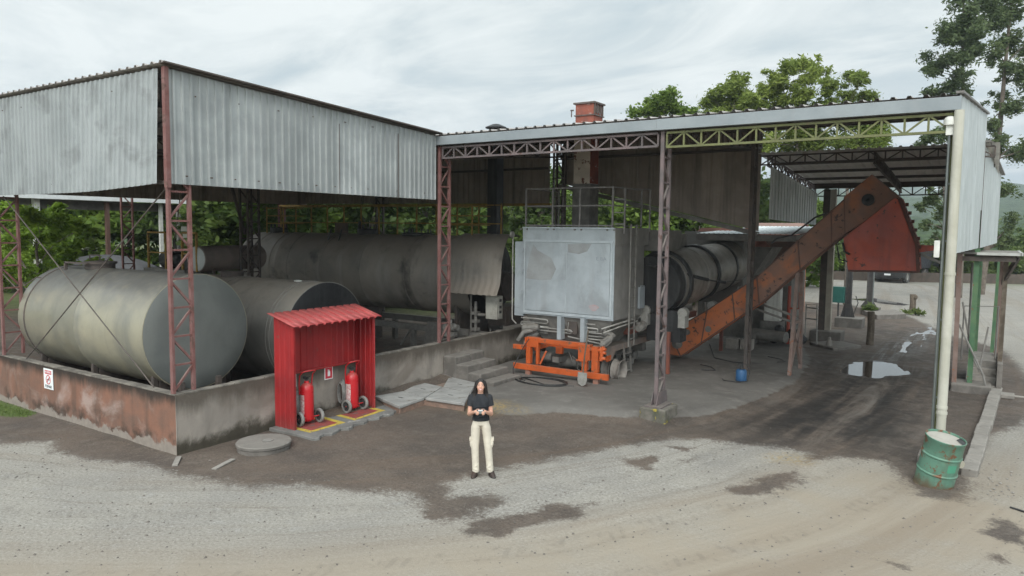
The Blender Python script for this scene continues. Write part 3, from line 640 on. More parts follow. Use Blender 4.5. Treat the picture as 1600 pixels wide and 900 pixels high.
# front gutter fascia
b = MB().box((-.05, 7.36, 6.27), (6.0, 7.5, 6.49)); b.box((6.0, 7.355, 6.265), (11.53, 7.5, 6.495)); b.build('gutter_fascia', mFASCIA, ps_, bevel=.006)
b = MB().box((-.55, 7.2, 6.22), (-.06, 7.55, 6.46)); b.build('gutter_end', mDARKST, ps_)
b = MB(); truss(b, (.1, 7.48, 6.21), (6.0, 7.48, 6.21), .27, 16, .045); b.build('front_truss', mMAUVE, ps_)
b = MB(); truss(b, (6.2, 7.48, 6.21), (11.42, 7.48, 6.21), .30, 14, .045); b.build('front_truss', mLIME, ps_)
ROOF = lambda y: 6.55+.092*(y-7.6)
b = MB(); corr(b, (-16, 7.42, ROOF(7.42)), (1, 0, 0), (0, 1, .092), 27.55, lambda u: (0, 7.9), .26, .04, 1); b.build('roof_sheets', mROOFU, ps_)
b = MB()
for y in (8.6, 10.2, 11.8, 13.4, 14.9): b.bar((-15.5, y, ROOF(y)-.07), (11.4, y, ROOF(y)-.07), .06, .1)
b.build('purlins', mDARKST, ps_)
for x in (-7.9, 0.1, 6.15, 11.35):
    b = MB(); truss(b, (x, 7.7, 6.42), (x, 15.1, 7.08), .45, 10); b.build('roof_truss', mDARKST, ps_)
# rear cladding seen from inside
b = MB(); corr(b, (-1.25, 15.22, 0), (-1, 0, 0), (0, 0, 1), 14.6, lambda u: (5.06+.008*u, 7.18), .26, .03, 3); b.build('rear_cladding', mINNER, ps_, smooth=25)
b = MB(); corr(b, (6.12, 15.22, 0), (-1, 0, 0), (0, 0, 1), 6.85, lambda u: (4.15+.232*u, 7.18), .45, .02, 3); b.build('rear_cladding', mINNER, ps_, smooth=25)
b = MB(); b.bar((6.15, 15.05, 4.10), (-.75, 15.05, 5.70), .22, .05); b.bar((6.15, 14.94, 4.06), (-.75, 14.94, 5.66), .03, .12); b.build('cladding_bottom_flashing', M('flashing_dull', (.14, .125, .11), (.22, .21, .20), 1.5, .55, .1), ps_)
b = MB(); b.bar((6.1, 15.1, 6.6), (-.75, 15.1, 6.6), .06, .08); b.bar((-1.25, 15.1, 6.3), (-15.5, 15.1, 6.3), .06, .08); b.build('girts', mDARKST, ps_)
b = MB(); b.bar((-1.0, 14.9, 5.0), (-15.5, 14.9, 5.06), .08, .10); b.build('edge_beam', mYELLOW, ps_)
# lower rear roof
RR = lambda y: 6.47-.072*(y-15.2)
b = MB(); corr(b, (6.0, 15.1, RR(15.1)), (1, 0, 0), (0, 1, -.072), 6.1, lambda u: (0, 7.4), .26, .035, 1); b.build('rear_roof_sheets', M('pale_roof_underside', (.70, .66, .62), (.58, .54, .50), 1.5, .7, 0, .05, 30, panel=((1, 0, 0), 1.0, .3)), ps_)
b = MB(); truss(b, (6.1, 15.25, 6.40), (12.0, 15.25, 6.40), .26, 14, .04); b.build('rear_truss', mDARKST, ps_)
b = MB(); truss(b, (6.3, 15.3, 6.38), (6.3, 22.3, 5.88), .26, 16, .045); b.build('rear_truss', mMAUVE, ps_)
b = MB(); truss(b, (9.2, 15.3, 6.36), (9.2, 22.3, 5.86), .28, 16, .045); b.build('rear_truss', mDARKST, ps_)
b = MB(); truss(b, (6.3, 22.35, 5.80), (12.0, 22.35, 5.80), .30, 14, .04); b.build('rear_truss', mDARKST, ps_)
b = MB()
for y in (16.8, 18.6, 20.4, 22.0): b.bar((6.1, y, RR(y)-.07), (12.0, y, RR(y)-.07), .06, .09)
b.box((6.1, 22.1, 5.78), (12, 22.2, 5.92)); b.build('purlins', mDARKST, ps_)
mEND2 = M('pale_side_sheet', (.74, .78, .79), (.66, .70, .71), 1.3, .5, .0, .04, 30, streak=((.25, .27, .28), .6, 4))
b = MB(); corr(b, (6.36, 15.4, 0), (0, 1, 0), (0, 0, 1), 6.9, lambda u: (4.52-.015*u, 6.1-.072*u), .38, .03, 3); b.build('side_cladding', mEND2, ps_, smooth=25)
# low lean-to roof
b = MB(); corr(b, (3.9, 15.95, 4.06), (1, 0, 0), (0, 1, .038), 3.15, lambda u: (0, 7.4), .16, .022, 1); b.build('low_roof_sheets', mEND2, ps_)
for k in range(17):
    b = MB().box((6.395, 15.55+k*.38, 4.55-.0114*k), (6.40, 15.562+k*.38, 6.0-.027*k)); b.build('sheet_lap', mSCREW, ps_)
b = MB(); b.box((3.9, 15.98, 3.84), (7.04, 16.03, 4.03)); b.bar((6.9, 16.0, 3.93), (6.9, 23.2, 4.2), .06, .15); b.bar((4.1, 16.0, 3.93), (4.1, 23.2, 4.2), .06, .15); b.box((3.9, 23.1, 4.12), (7.04, 23.16, 4.27)); b.build('low_roof_beam', mMACH, ps_)
# end cladding with cap flashing
mEND = M('pale_end_cladding', (.50, .53, .53), (.44, .47, .47), 1.3, .5, .1, .04, 30, streak=((.30, .31, .31), .55, 4), panel=((0, 1, 0), 1.02, .18))
e0 = Vector((11.50, 7.45, 0)); e1 = Vector((11.78, 15.2, 0)); e2 = Vector((12.16, 22.3, 0))
d01 = (e1-e0).normalized(); L01 = (e1-e0).length; d12 = (e2-e1).normalized(); L12 = (e2-e1).length
b = MB(); corr(b, e0, d01, (0, 0, 1), L01, lambda u: (4.75, 6.55+.085*u), 1.0, .012, 3); b.build('end_cladding', mEND, ps_, smooth=25)
b = MB(); corr(b, e0+Vector((.004, 0, 0)), d01, (0, 0, 1), L01-.25, lambda u: (3.78, 4.76), 1.0, .012, 2); b.build('end_cladding', mEND, ps_, smooth=25)
b = MB(); corr(b, e1+Vector((.01, 0, 0)), d12, (0, 0, 1), L12, lambda u: (3.77+.01*u, 6.45-.05*u), 1.0, .012, 3); b.build('end_cladding', mEND, ps_, smooth=25)
b = MB(); b.bar(e0+Vector((0, -.05, 6.57)), e1+Vector((0, .1, 7.24)), .12, .04); b.bar(e1+Vector((.05, -.1, 6.52)), e2+Vector((.05, .1, 6.14)), .14, .05); b.build('verge_trim', M('dull_trim', (.20, .19, .18), (.15, .14, .13), 3, .6), ps_)
b = MB().box((11.79, 15.17, 3.78), (11.80, 15.2, 6.5)); b.box((11.76, 14.93, 3.8), (11.768, 14.95, 7.1)); b.build('sheet_lap', mSCREW, ps_)
# downpipe, conduit, lamp
b = MB().cyl((11.51, 7.40, .9), (11.51, 7.40, 6.26), .080, None, 18)
for z in (.95, 1.05, 3.42): b.cyl((11.51, 7.40, z), (11.51, 7.40, z+.05), .090, None, 18)
b.cyl((11.51, 7.40, .3), (11.51, 7.40, .9), .077, None, 18); b.tube([(11.51, 7.40, .32), (11.56, 7.36, .24), (11.64, 7.22, .22), (11.86, 6.95, .22)], .07, 12); b.build('downpipe', mPVC, ps_, smooth=40)
b = MB().tube([(11.375, 7.50, .25), (11.375, 7.50, 5.7), (11.375, 7.48, 6.0)], .026, 10)
for z in (1.2, 2.6, 4.0, 5.0): b.box((11.36, 7.5, z), (11.45, 7.54, z+.03))
b.build('conduit', mCONDUIT, ps_, smooth=40)
b = MB().box((11.32, 7.42, 5.85), (11.43, 7.55, 6.02)); b.ball((11.375, 7.46, 6.10), (.10, .10, .08), 14, 8); b.cyl((11.375, 7.46, 6.02), (11.375, 7.46, 6.1), .1, None, 14); b.build('dome_camera', mWHITE, ps_, smooth=40)
b = MB().box((11.24, 7.45, 3.72), (11.33, 7.53, 4.02)); b.build('junction_box', mWHITE, ps_, bevel=.008)

# column footings
def footing(lo, hi, label, mat=mCONC, pts=None):
    b = MB().box(lo, hi); o = b.build('column_footing', mat, None, bevel=.035, loc=((lo[0]+hi[0])/2, (lo[1]+hi[1])/2, lo[2])); return tag(o, label, 'footing')
mMOSSC = M('mossy_painted_concrete', (.16, .145, .125), (.09, .085, .07), 4, .9, 0, .4, 22, rust=((.30, .24, .04), .3, 4), blotch=((.05, .06, .03), .6, 2.5))
footing((5.84, 7.2, -.1), (6.44, 7.95, .30), 'mossy concrete footing with yellow paint traces under the mauve lattice column', mMOSSC)
footing((6.4, 21.8, -.1), (7.5, 22.75, .42), 'grey concrete footing under the thick two tone column behind the conveyor', mCONCD)
footing((6.4, 27.0, -.1), (7.5, 28.0, .42), 'grey concrete footing under the dark post with the green box', mCONCD)
footing((6.3, 33.1, -.1), (7.4, 34.0, .36), 'grey concrete footing under the slim farthest post behind the hopper', mCONCD)
footing((11.35, 14.75, -.1), (12.25, 15.6, .22), 'flat concrete footing under the green post beside the steps', mCONCD)
footing((11.18, 7.25, -.12), (11.45, 7.7, .20), 'rough concrete lump behind the green steel drum', mCONCD)

# ------------------------------------------------------------------ tanks
def arc_ring(b, X, Y, Z, r, w=.06, t=.012, n=48): b.lathe([(r, 0), (r+t, .005), (r+t, w-.005), (r, w)], (X, Y, Z), (1, 0, 0), n)
def tank(label, X, L, Y, Z, r, shell, capm, rings, zsup=.05, conical=.06):
    t = thing('storage_tank', label, 'tank', (X-L/2, Y, 0))
    b = MB(); n = max(2, round(L/2.4)); prof = [(r*.6, -L-.22), (r*.82, -L-.14), (r-.09, -L-.06), (r-.02, -L+.02), (r, -L+.10)]
    for k in range(1, n): x = -L+L*k/n; prof += [(r, x-.012), (r+.003, x-.006), (r+.003, x+.006), (r, x+.012)]
    prof += [(r, -.012), (r+.014, -.008), (r+.014, .0), (r, .003)]
    b.lathe([(.001, -L-.27), (r*.3, -L-.26)]+prof, (X, Y, Z), (1, 0, 0), 64); b.build('tank_shell', shell, t, smooth=30)
    b = MB(); b.lathe([(r-.004, .0), (r-.03, .015), (r*.7, .03), (r*.3, .04), (.001, .042)], (X, Y, Z), (1, 0, 0), 64); b.build('end_cap', capm, t, smooth=30)
    for x in rings: b = MB(); arc_ring(b, X-x, Y, Z, r+.002); b.build('hoop', shell, t, smooth=30)
    for k in (.06, .5, .94):
        b = MB(); x = X-L*k; b.box((x-.08, Y-r*.6, 0), (x+.08, Y+r*.6, Z-r*.8))
        for s in (-1, 1): b.box((x-.05, Y+s*r*.66-.05, 0), (x+.05, Y+s*r*.66+.05, Z-r*.62))
        b.build('saddle_support', mDARKST, t)
    return t
t = tank('tan grey horizontal tank nearest the orange wall corner with its grey end showing', -1.6, 5.3, 1.53, 1.94, 1.19, mTANK1, mTANKCAP, ())
b = MB().lathe([(.32, 0), (.32, .12), (.36, .12), (.36, .17), (.001, .2)], (-5.4, 1.53, 3.10), (0, 0, 1), 24); b.tube([(-5.6, 1.4, 3.3), (-5.6, 1.4, 3.42), (-5.35, 1.5, 3.42), (-5.35, 1.5, 3.3)], .015, 6); b.build('manhole', mDARKST, t, smooth=30)
b = MB().box((-6.2, 1.1, 3.22), (-5.2, 1.16, 3.26)); b.box((-6.2, 1.1, 2.95), (-6.15, 1.16, 3.25)); b.tube([(-6.6, .8, 2.86), (-6.75, .75, 2.88), (-6.8, .5, 2.7)], .015, 5); b.build('lid_bracket', mDARKST, t)
b = MB(); arc_ring(b, -6.55, 1.53, 1.94, 1.192, .05); b.build('hoop', mDARKST, t, smooth=30)
b = MB()
for y in (1.1, 1.95): b.box((-1.62, y-.05, .0), (-1.5, y+.05, .95))
b.build_split('leg', mDARKST, t)
t = tank('dusty dark horizontal tank with a black end cap behind the red extinguisher shelter', -1.5, 5.6, 4.95, 1.5, 1.28, mTANK2, M('black_tank_end', (.009, .009, .01), (.014, .014, .015), 3, .6, 0, .1, 20, streak=((.05, .05, .05), .3, 7)), (.62, .75, 3.2))
b = MB().ball((-2.3, 4.75, 2.79), (.12, .09, .03), 10, 6); b.build('rag', mWHITE, t)
b = MB().lathe([(.3, 0), (.3, .12), (.34, .12), (.34, .16), (.001, .18)], (-5.2, 4.95, 2.75), (0, 0, 1), 20); b.build('manhole', mDARKST, t)

t3 = tank('very long sooty tank under the shed roof with a ladder and yellow handrail on top', -1.5, 11.3, 11.9, 2.6, 1.3, mTANK3, mSOOT, (1.2, 2.6, 4.6, 6.6, 8.4, 9.4, 10.4))
b = MB()
prof = []
for k in range(13):
    a = R(100-k*11); prof.append((11.9-math.cos(R(90)-a+R(90))*0, 0))
arcp = [(11.9-1.36*math.sin(R(k)), 2.6+1.36*math.cos(R(k))) for k in range(-20, 88, 6)] + [(10.5, 2.5), (10.28, 2.3), (10.12, 2.16)]
xs = np.linspace(-2.5, -.62, 34)
vs = [(x+.36*max(0, 11.9-y), y-(.014 if (i % 4) < 2 else 0)*(1 if z < 2.7 else .15), z+(.014 if (i % 4) < 2 else 0)) for i, x in enumerate(xs) for y, z in arcp]
Lp = len(arcp); b.add(vs, [(i*Lp+k, (i+1)*Lp+k, (i+1)*Lp+k+1, i*Lp+k+1) for i in range(len(xs)-1) for k in range(Lp-1)])
b.build('burner_hood', mTANK3, t3, smooth=50)
b = MB()
lt = [Vector((-8.15, 11.25, 4.05)), Vector((-7.6, 11.25, 4.05))]; lb = [Vector((-8.5, 10.45, 1.0)), Vector((-7.95, 10.45, 1.0))]
for i in (0, 1): b.bar(lt[i], lb[i], .05, .04)
for k in range(9): b.bar(lt[0].lerp(lb[0], (k+.4)/9), lt[1].lerp(lb[1], (k+.4)/9), .03, .03)
b.build('ladder', mSOOT, t3)
b = MB()
for k in range(13):
    x = -12.6+k*.92; b.box((x-.022, 12.6, 3.55), (x+.022, 12.645, 4.98))
for z in (4.3, 4.92): b.bar((-12.6, 12.62, z), (-1.6, 12.62, z), .035, .035)
for x, dx in ((-12.2, 1.0), (-2.9, .9)):
    for z in (4.25, 4.55, 4.85): b.bar((x, 11.6, z), (x+dx, 11.6, z), .03, .03); b.bar((x+dx, 11.6, z), (x+dx, 12.6, z), .03, .03); b.bar((x, 11.6, z), (x, 12.6, z), .03, .03)
    for xx in (x, x+dx): b.bar((xx, 11.6, 3.8), (xx, 11.6, 4.9), .04, .04)
b.build_split('handrail', mYELLOW, t3)
b = MB()
for x, w, h in ((-11.9, .7, .2), (-7.0, .75, .2), (-4.6, 1.1, .08)):
    b.lathe([(w*.5, 0), (w*.5, h), (w*.45, h+.03), (.001, h+.05)], (x, 11.95, 3.85), (0, 0, 1), 20)
    for k in range(6): b.cyl((x+w*.42*math.cos(k), 11.95+w*.42*math.sin(k), 3.9), (x+w*.42*math.cos(k), 11.95+w*.42*math.sin(k), 4.02+h), .03, None, 6)
b.cyl((-7.35, 11.9, 3.9), (-7.35, 11.9, 4.35), .05, None, 8); b.build_split('hatch', mSOOT, t3)
b = MB().lathe([(.24, 0), (.25, .02), (.25, .28), (.24, .3), (.24, .42), (.001, .42)], (-8.35, 11.95, 3.86), (0, 0, 1), 20); b.build('vent_drum', M('rusty_vent', (.14, .10, .075), (.09, .07, .055), 5, .8), t3, smooth=30)
b = MB().box((-2.26, 12.8, 3.6), (-1.88, 13.2, 7.35)); b.box((-2.36, 12.7, 3.75), (-1.78, 13.3, 3.85)); b.build('exhaust_stack', mSOOT, t3)
b = MB().lathe([(.36, 0), (.36, .03), (.12, .13), (.001, .14)], (-2.07, 13, 7.5), (0, 0, 1), 16)
for s in (-1, 1): b.box((-2.07+s*.17-.015, 12.98, 7.3), (-2.07+s*.17+.015, 13.02, 7.53))
b.build('rain_cap', mSOOT, t3)
b = MB(); b.box((-13, 10.9, .75), (-1.6, 11.05, .95)); b.box((-13, 12.7, .75), (-1.6, 12.85, .95))
for x in (-12, -9, -6.5, -4, -2): b.box((x, 10.88, 0), (x+.14, 11.04, .75)); b.box((x, 12.7, 0), (x+.14, 12.86, .75))
b.bar((-4.4, 10.85, .2), (-3.9, 10.85, .85), .05, .05); b.bar((-3.2, 10.85, .85), (-2.6, 10.85, .2), .06, .06); b.build('skid_frame', mMACH, t3)
b = MB(); b.prism([(-3.4, 10.8, .15), (-2.4, 10.8, .15), (-2.7, 10.8, 1.1), (-3.2, 10.8, 1.1)], (0, .3, 0)); b.build('sump_plate', mMACH, t3)
b = MB().cyl((-2.2, 10.5, 1.0), (-1.85, 10.5, 1.05), .13, None, 14); b.cyl((-1.85, 10.5, 1.05), (-1.7, 10.5, 1.05), .09, None, 12); b.box((-2.25, 10.4, .75), (-1.8, 10.6, .9)); b.cyl((-2.0, 10.5, 1.1), (-2.0, 10.5, 1.28), .05, None, 8); b.build('pump', mPIPE, t3, smooth=40)
b = MB(); b.tube([(-3.3, 10.3, .3), (-1.6, 10.3, .82)], .025, 6); b.tube([(-1.1, 10.6, .2), (-1.1, 10.6, 1.9)], .05, 8); b.tube([(-.8, 10.7, 1.5), (-1.1, 10.6, 1.5)], .05, 8); b.tube([(-1.35, 10.7, .1), (-1.35, 10.7, 2.2)], .03, 6)
for z in (1.0, 1.25, 1.5): b.box((-1.2, 10.5, z), (-1.0, 10.7, z+.09))
b.build_split('pipework', mMACH, t3, smooth=40)
b = MB().cyl((-1.5, 11.9, 2.3), (-.7, 11.9, 2.3), .55, .45, 24); b.box((-1.2, 11.4, 1.1), (-.5, 12.4, 1.7)); b.build('burner', mDARKST, t3, smooth=40)
b = MB().box((-1.3, 10.55, .8), (-.2, 10.9, .95)); b.box((-1.25, 10.6, .1), (-1.1, 10.8, .8)); b.box((-.4, 10.6, .1), (-.25, 10.8, .8)); b.build('burner_stand', mMACH, t3)
b = MB().box((-.62, 10.45, 1.42), (-.2, 10.75, 2.12)); b.box((-.2, 10.5, 1.46), (-.185, 10.7, 2.08)); o = b.build('control_box', M('beige_box', (.36, .35, .31), (.28, .27, .24), 5, .6), t3, bevel=.01)
b = MB()
for z in (1.95, 1.75, 1.6): b.box((-.184, 10.55, z), (-.178, 10.66, z+.08))
b.build('switch_plate', mBLACK, o)

t = thing('expansion_tank', 'small rust brown cylinder tank with a pale end cap between the big tanks', 'tank', (-9.2, 7.3, 0))
b = MB().lathe([(.38, 0), (.40, .02), (.40, 1.0), (.41, 1.01), (.41, 1.05), (.40, 1.06), (.40, 2.6), (.001, 2.62)], (-8.45, 6.0, 3.1), (-.15, .98, 0), 32); b.build('tank_shell', M('brown_tank', (.27, .22, .195), (.20, .17, .152), 1.5, .6, .1, .05), t, smooth=30)
b = MB().lathe([(.398, .02), (.36, -.005), (.001, -.03)], (-8.45, 6.0, 3.1), (-.15, .98, 0), 32); b.build('end_cap', M('pale_cap', (.42, .44, .43), (.36, .38, .37), 3, .5), t, smooth=30)
b = MB()
for y in (6.5, 8.0):
    for dx in (-.3, .3): b.box((-8.5+dx-.03-(y-6)*.15, y-.03, 0), (-8.5+dx+.03-(y-6)*.15, y+.03, 2.8))
b.build_split('leg', mDARKST, t)
t = thing('tarp_heap', 'big dark grey rounded heap cover behind the tan tank', 'heap', (-19, 9, 0))
b = MB(); vs = []; nn_, mm = 40, 14
for i in range(mm+1):
    for k in range(nn_):
        a = 2*math.pi*k/nn_; rr = math.sin(math.pi/2*i/mm); z = math.cos(math.pi/2*i/mm)
        w = 1+.05*math.sin(a*5+i*.3); vs.append((-19.5+4.0*rr*math.cos(a)*w, 9.0+2.6*rr*math.sin(a)*w, 2.85*z**.75))
b.add(vs, [(i*nn_+k, (i+1)*nn_+k, (i+1)*nn_+(k+1) % nn_, i*nn_+(k+1) % nn_) for i in range(mm) for k in range(nn_)]); b.build('cover', mTARP, t, smooth=60)
t = thing('valve_platform', 'low grey platform with black pump and yellow guard frames behind the corner column', 'platform', (-10, 6.1, 0))
b = MB().box((-11.2, 5.9, 2.62), (-8.9, 6.9, 2.74))
for x in (-11.1, -9.0):
    for y in (5.95, 6.8): b.box((x-.04, y-.04, 0), (x+.04, y+.04, 2.62))
b.build('deck', mMACH, t)
for x0, x1 in ((-11.05, -10.05), (-9.15, -8.4)):
    b = MB()
    for x in (x0, x1): b.bar((x, 6, 2.7), (x, 6, 3.9), .06, .06)
    b.bar((x0, 6, 3.9), (x1, 6, 3.9), .06, .06); b.bar((x0, 6, 3.25), (x1, 6, 3.25), .04, .04); b.build('guard_frame', mYELLOW, t)
b = MB().cyl((-10.8, 6.5, 3.0), (-10.1, 6.4, 3.0), .3, None, 18); b.cyl((-10.1, 6.4, 3.0), (-9.7, 6.3, 3.0), .22, .16, 14); b.box((-9.6, 6.2, 2.74), (-9.0, 6.7, 3.2)); b.build_split('pump', mBLACK, t, smooth=40)
b = MB().box((-9.2, 6.0, 3.95), (-8.9, 6.06, 4.1)); b.box((-9.2, 6.0, 3.75), (-8.9, 6.06, 3.9)); b.build('switch_box', mWHITE, t)

# neighbouring open canopy on the far left
t = thing('white_edged_canopy', 'open canopy with a thin white roof edge and white posts beyond the tan tank', 'canopy', (-21, 10, 0))
b = MB().box((-30, 4.6, 5.28), (-20.0, 13.2, 5.33)); b.build('roof', mMACH, t)
b = MB().box((-20.0, 4.6, 5.14), (-19.9, 13.2, 5.32)); b.build('fascia', mGALVT, t)
b = MB(); b.box((-20.6, 4.8, 4.75), (-20.5, 13, 5.12)); b.build('beam', mMACH, t)
for x, y, w in ((-20.3, 12.0, .14), (-20.3, 6.7, .22), (-24.0, 15.2, .16), (-20.6, 16.4, .14)):
    b = MB().box((x-w/2, y-w/2, 0), (x+w/2, y+w/2, 5.14)); b.build('post', mWHITE if w != .16 else mMACH, t)
b = MB().box((-20.25, 9.4, 0), (-20.1, 9.55, 5.1)); b.build('post', M('brown_post', (.12, .07, .055), None, 1, .8), t)

# ------------------------------------------------------------------ mobile asphalt plant
pl = thing('mobile_asphalt_plant', 'trailer asphalt plant with big silver cabinet, orange end frame and dryer drum', 'plant machine', (2.4, 10, 0))
b = MB().box((1.0, 10.02, 1.74), (3.83, 11.95, 4.17)); b.box((1.0, 10.0, 3.72), (3.85, 12.2, 4.2)); cab = b.build('filter_cabinet', mCABSIDE, pl, bevel=.012)
b = MB().box((.985, 9.985, 1.74), (3.835, 10.018, 4.19)); b.build('front_panel', mSILVER, cab)
for x0, x1 in ((1.10, 2.40), (2.42, 3.72)):
    b = MB().box((x0, 9.955, 1.86), (x1, 9.984, 3.78)); b.build('door_leaf', mSILVER, cab, bevel=.008)
mREP = M('grey_touch_up_paint', (.255, .262, .262), (.30, .315, .32), 2.2, .6, .1, .03, 30)
for q in ([(1.12, 2.75), (1.22, 3.3), (1.35, 3.72), (1.5, 3.55), (1.95, 3.35), (2.1, 3.05), (1.95, 2.75), (1.6, 2.72)], [(2.46, 3.74), (2.47, 3.52), (2.8, 3.48), (3.05, 3.56), (3.18, 3.77), (2.9, 3.77)]):
    b = MB().prism([(x, 9.954, z) for x, z in q], (0, -.0015, 0)); b.build('touch_up_patch', mREP, cab)
b = MB().prism([(3.28+.14*math.cos(k)*(1+.25*math.sin(3*k)), 9.954, 2.06+.09*math.sin(k)) for k in [i*.45 for i in range(14)]], (0, -.0015, 0)); b.build('touch_up_patch', M('reddish_smear', (.36, .25, .25), (.33, .30, .31), 6, .6), cab)
b = MB()
for lo, hi in (((1.04, 9.962, 3.79), (3.8, 9.984, 3.85)), ((1.04, 9.962, 1.78), (3.8, 9.984, 1.85)), ((1.04, 9.963, 1.85), (1.09, 9.984, 3.79)), ((3.73, 9.963, 1.85), (3.79, 9.984, 3.79)), ((2.402, 9.965, 1.86), (2.418, 9.984, 3.78)), ((1.0, 9.94, 4.16), (3.84, 9.984, 4.2))): b.box(lo, hi)
b.build('door_frame', M('silver_trim', (.45, .49, .515), (.38, .42, .445), 3, .4, .2), cab)
place_text('stencil_mark', '\u0045 \u0042\u0041', .13, M('faded_stencil', (.26, .29, .31), None, 1, .6), cab, origin(cab)*0+Vector((3.47-2.4, 9.951-10, 3.37)), (R(90), 0, 0), 1.2)
b = MB()
for z in (2.3, 2.9, 3.5): b.box((.98, 9.93, z), (1.04, 9.955, z+.1))
b.box((3.9, 11.55, 1.95), (3.84, 11.9, 2.55)); b.build('hinge', mSILVER, cab)
b = MB(); b.tube([(3.86, 11.6, 2.0), (3.89, 11.6, 2.5), (3.89, 11.62, 2.58), (3.89, 11.85, 2.58), (3.86, 11.85, 2.0)], .015, 6); b.build('side_door_frame', mSILVER, cab)
b = MB().box((.68, 10.05, 1.66), (.985, 10.5, 3.78)); b.build('side_panel', mSILVER, pl, bevel=.01)
b = MB(); b.tube([(.64, 10.0, 3.9), (.64, 10.0, 1.7), (.68, 9.95, 1.55), (.85, 9.9, 1.45)], .02, 6); b.cyl((.62, 9.95, 3.98), (.68, 9.95, 3.98), .09, None, 14); b.build('riser_pipe', mPIPE, pl, smooth=40)
# fan housing behind the cabinet's left shoulder
b = MB().cyl((.75, 10.9, 4.0), (.75, 11.5, 4.0), .26, None, 18); b.cyl((.75, 10.75, 4.0), (.75, 10.9, 4.0), .14, None, 12); b.build('fan_motor', mMACH, pl, smooth=40)
# handrails on the roof
b = MB()
for x in (1.03, 1.9, 2.75, 3.72):
    b.box((x-.022, 10.05, 4.2), (x+.022, 10.09, 5.27)); b.cyl((x-.1, 10.0, 4.14), (x-.1, 9.95, 4.14), .025, None, 8); b.cyl((x+.1, 10.0, 4.14), (x+.1, 9.95, 4.14), .025, None, 8)
for x in (1.03, 3.72, 3.98): b.box((x-.02, 11.9, 4.1), (x+.02, 11.94, 5.3))
b.box((3.93, 10.3, 4.05), (3.97, 10.34, 5.25)); 
for z in (4.25, 4.78, 5.26): b.bar((1.03, 10.07, z), (3.72, 10.07, z), .035, .035); b.bar((3.72, 10.07, z), (3.72, 11.92, z), .03, .03); b.bar((1.03, 10.07, z), (1.03, 11.92, z), .03, .03)
b.bar((3.98, 11.92, 5.28), (3.95, 10.3, 5.24), .03, .03)
for z in (4.3, 4.6, 4.95): b.bar((3.72, 10.2, z), (3.95, 10.3, z), .03, .03)
b.build('handrail', M('grey_handrail', (.20, .19, .18), (.15, .14, .135), 4, .6, .1), pl)
# exhaust stack through the roof
b = MB().box((1.06, 12.7, 3.9), (1.66, 13.3, 5.55)); b.build('stack_base', mMACH, pl)
mSTACK = M('peeling_white_stack', (.66, .58, .51), (.54, .46, .40), 2.5, .75, 0, .1, 25, rust=((.15, .06, .045), .5, 3)); mSTACKR = M('rusty_red_stack', (.24, .07, .045), (.17, .06, .045), 3, .75, 0, .1, 25, rust=((.34, .28, .25), .18, 5))
b = MB().box((1.08, 12.72, 5.55), (1.64, 13.28, 7.1)); b.build('stack', mSTACK, pl)
b = MB().box((1.641, 12.73, 5.56), (1.655, 13.27, 7.1)); b.build('side_plate', mSTACKR, pl)
b = MB().box((1.1, 12.74, 7.1), (1.72, 13.36, 8.0)); s_ = b.build('stack_top', mSTACKR, pl)
b = MB().box((1.04, 12.68, 7.98), (1.78, 13.42, 8.03)); b.box((1.06, 12.70, 7.62), (1.76, 13.40, 7.65))
for k in range(3):
    b.box((1.721, 12.80+k*.18, 7.72), (1.735, 12.93+k*.18, 7.92))
for k in range(4): b.box((1.69, 12.75+k*.18, 7.65), (1.76, 12.79+k*.18, 7.98))
b.box((.96, 12.66, 7.78), (1.06, 12.7, 7.82)); b.box((.98, 12.66, 7.6), (1.0, 12.7, 7.82)); b.build('louvre_rim', M('rust_rim', (.12, .10, .095), (.08, .06, .05), 6, .8), s_)
b = MB(); lattice(b, .55, 12.6, 4, 6.9, .3, 'x'); b.build('stack_support', mDARKST, pl)
# discharge hopper with heating coils
b = MB(); h1 = [(1.05, 10.05), (3.80, 10.05), (3.80, 11.9), (1.05, 11.9)]; h0 = [(1.55, 10.35), (3.3, 10.35), (3.3, 11.5), (1.55, 11.5)]
b.add([(x, y, 1.73) for x, y in h1]+[(x, y, .95) for x, y in h0], [(0,1,5,4),(1,2,6,5),(2,3,7,6),(3,0,4,7),(4,5,6,7)]); b.build('hopper', mMACH, pl)
def coil(b, x0, x1, zs, y=10.0, r=.022):
    pts = []
    for i, z in enumerate(zs):
        yy = y+(1.73-z)*.38-.03; a, c = (x0, x1) if i % 2 == 0 else (x1, x0)
        pts += [(a, yy, z), (c, yy, z)]
    out_ = []
    for i in range(len(pts)-1):
        out_.append(pts[i])
        if i % 2 == 1:
            p, q = Vector(pts[i]), Vector(pts[i+1]); s = 1 if pts[i][0] > pts[i-1][0] else -1; md = (p+q)/2; rr = (p-q).length/2
            out_ += [tuple(md+Vector((s*rr*.7, 0, rr*.7))), tuple(md+Vector((s*rr, 0, 0))), tuple(md+Vector((s*rr*.7, 0, -rr*.7)))]
    out_.append(pts[-1]); b.tube(out_, r, 7)
b = MB(); coil(b, .95, 1.75, (1.62, 1.50, 1.40, 1.31, 1.22)); coil(b, 1.35, 2.5, (1.38, 1.29), 9.96); coil(b, 3.3, 2.95, (1.60, 1.49, 1.39)); coil(b, 2.9, 3.55, (1.36, 1.26, 1.17)); b.tube([(2.45, 10.06, 1.2), (3.0, 10.08, 1.14), (3.5, 10.0, 1.1), (3.62, 10.0, 1.18)], .022, 7)
b.tube([(3.5, 10.0, 1.5), (3.8, 10.1, 1.62), (4.0, 10.9, 1.72)], .025, 7); b.tube([(3.55, 10.0, 1.4), (3.85, 10.3, 1.55), (4.0, 11.2, 1.64)], .022, 7); b.build_split('heating_coil', mPIPE, pl, smooth=50)
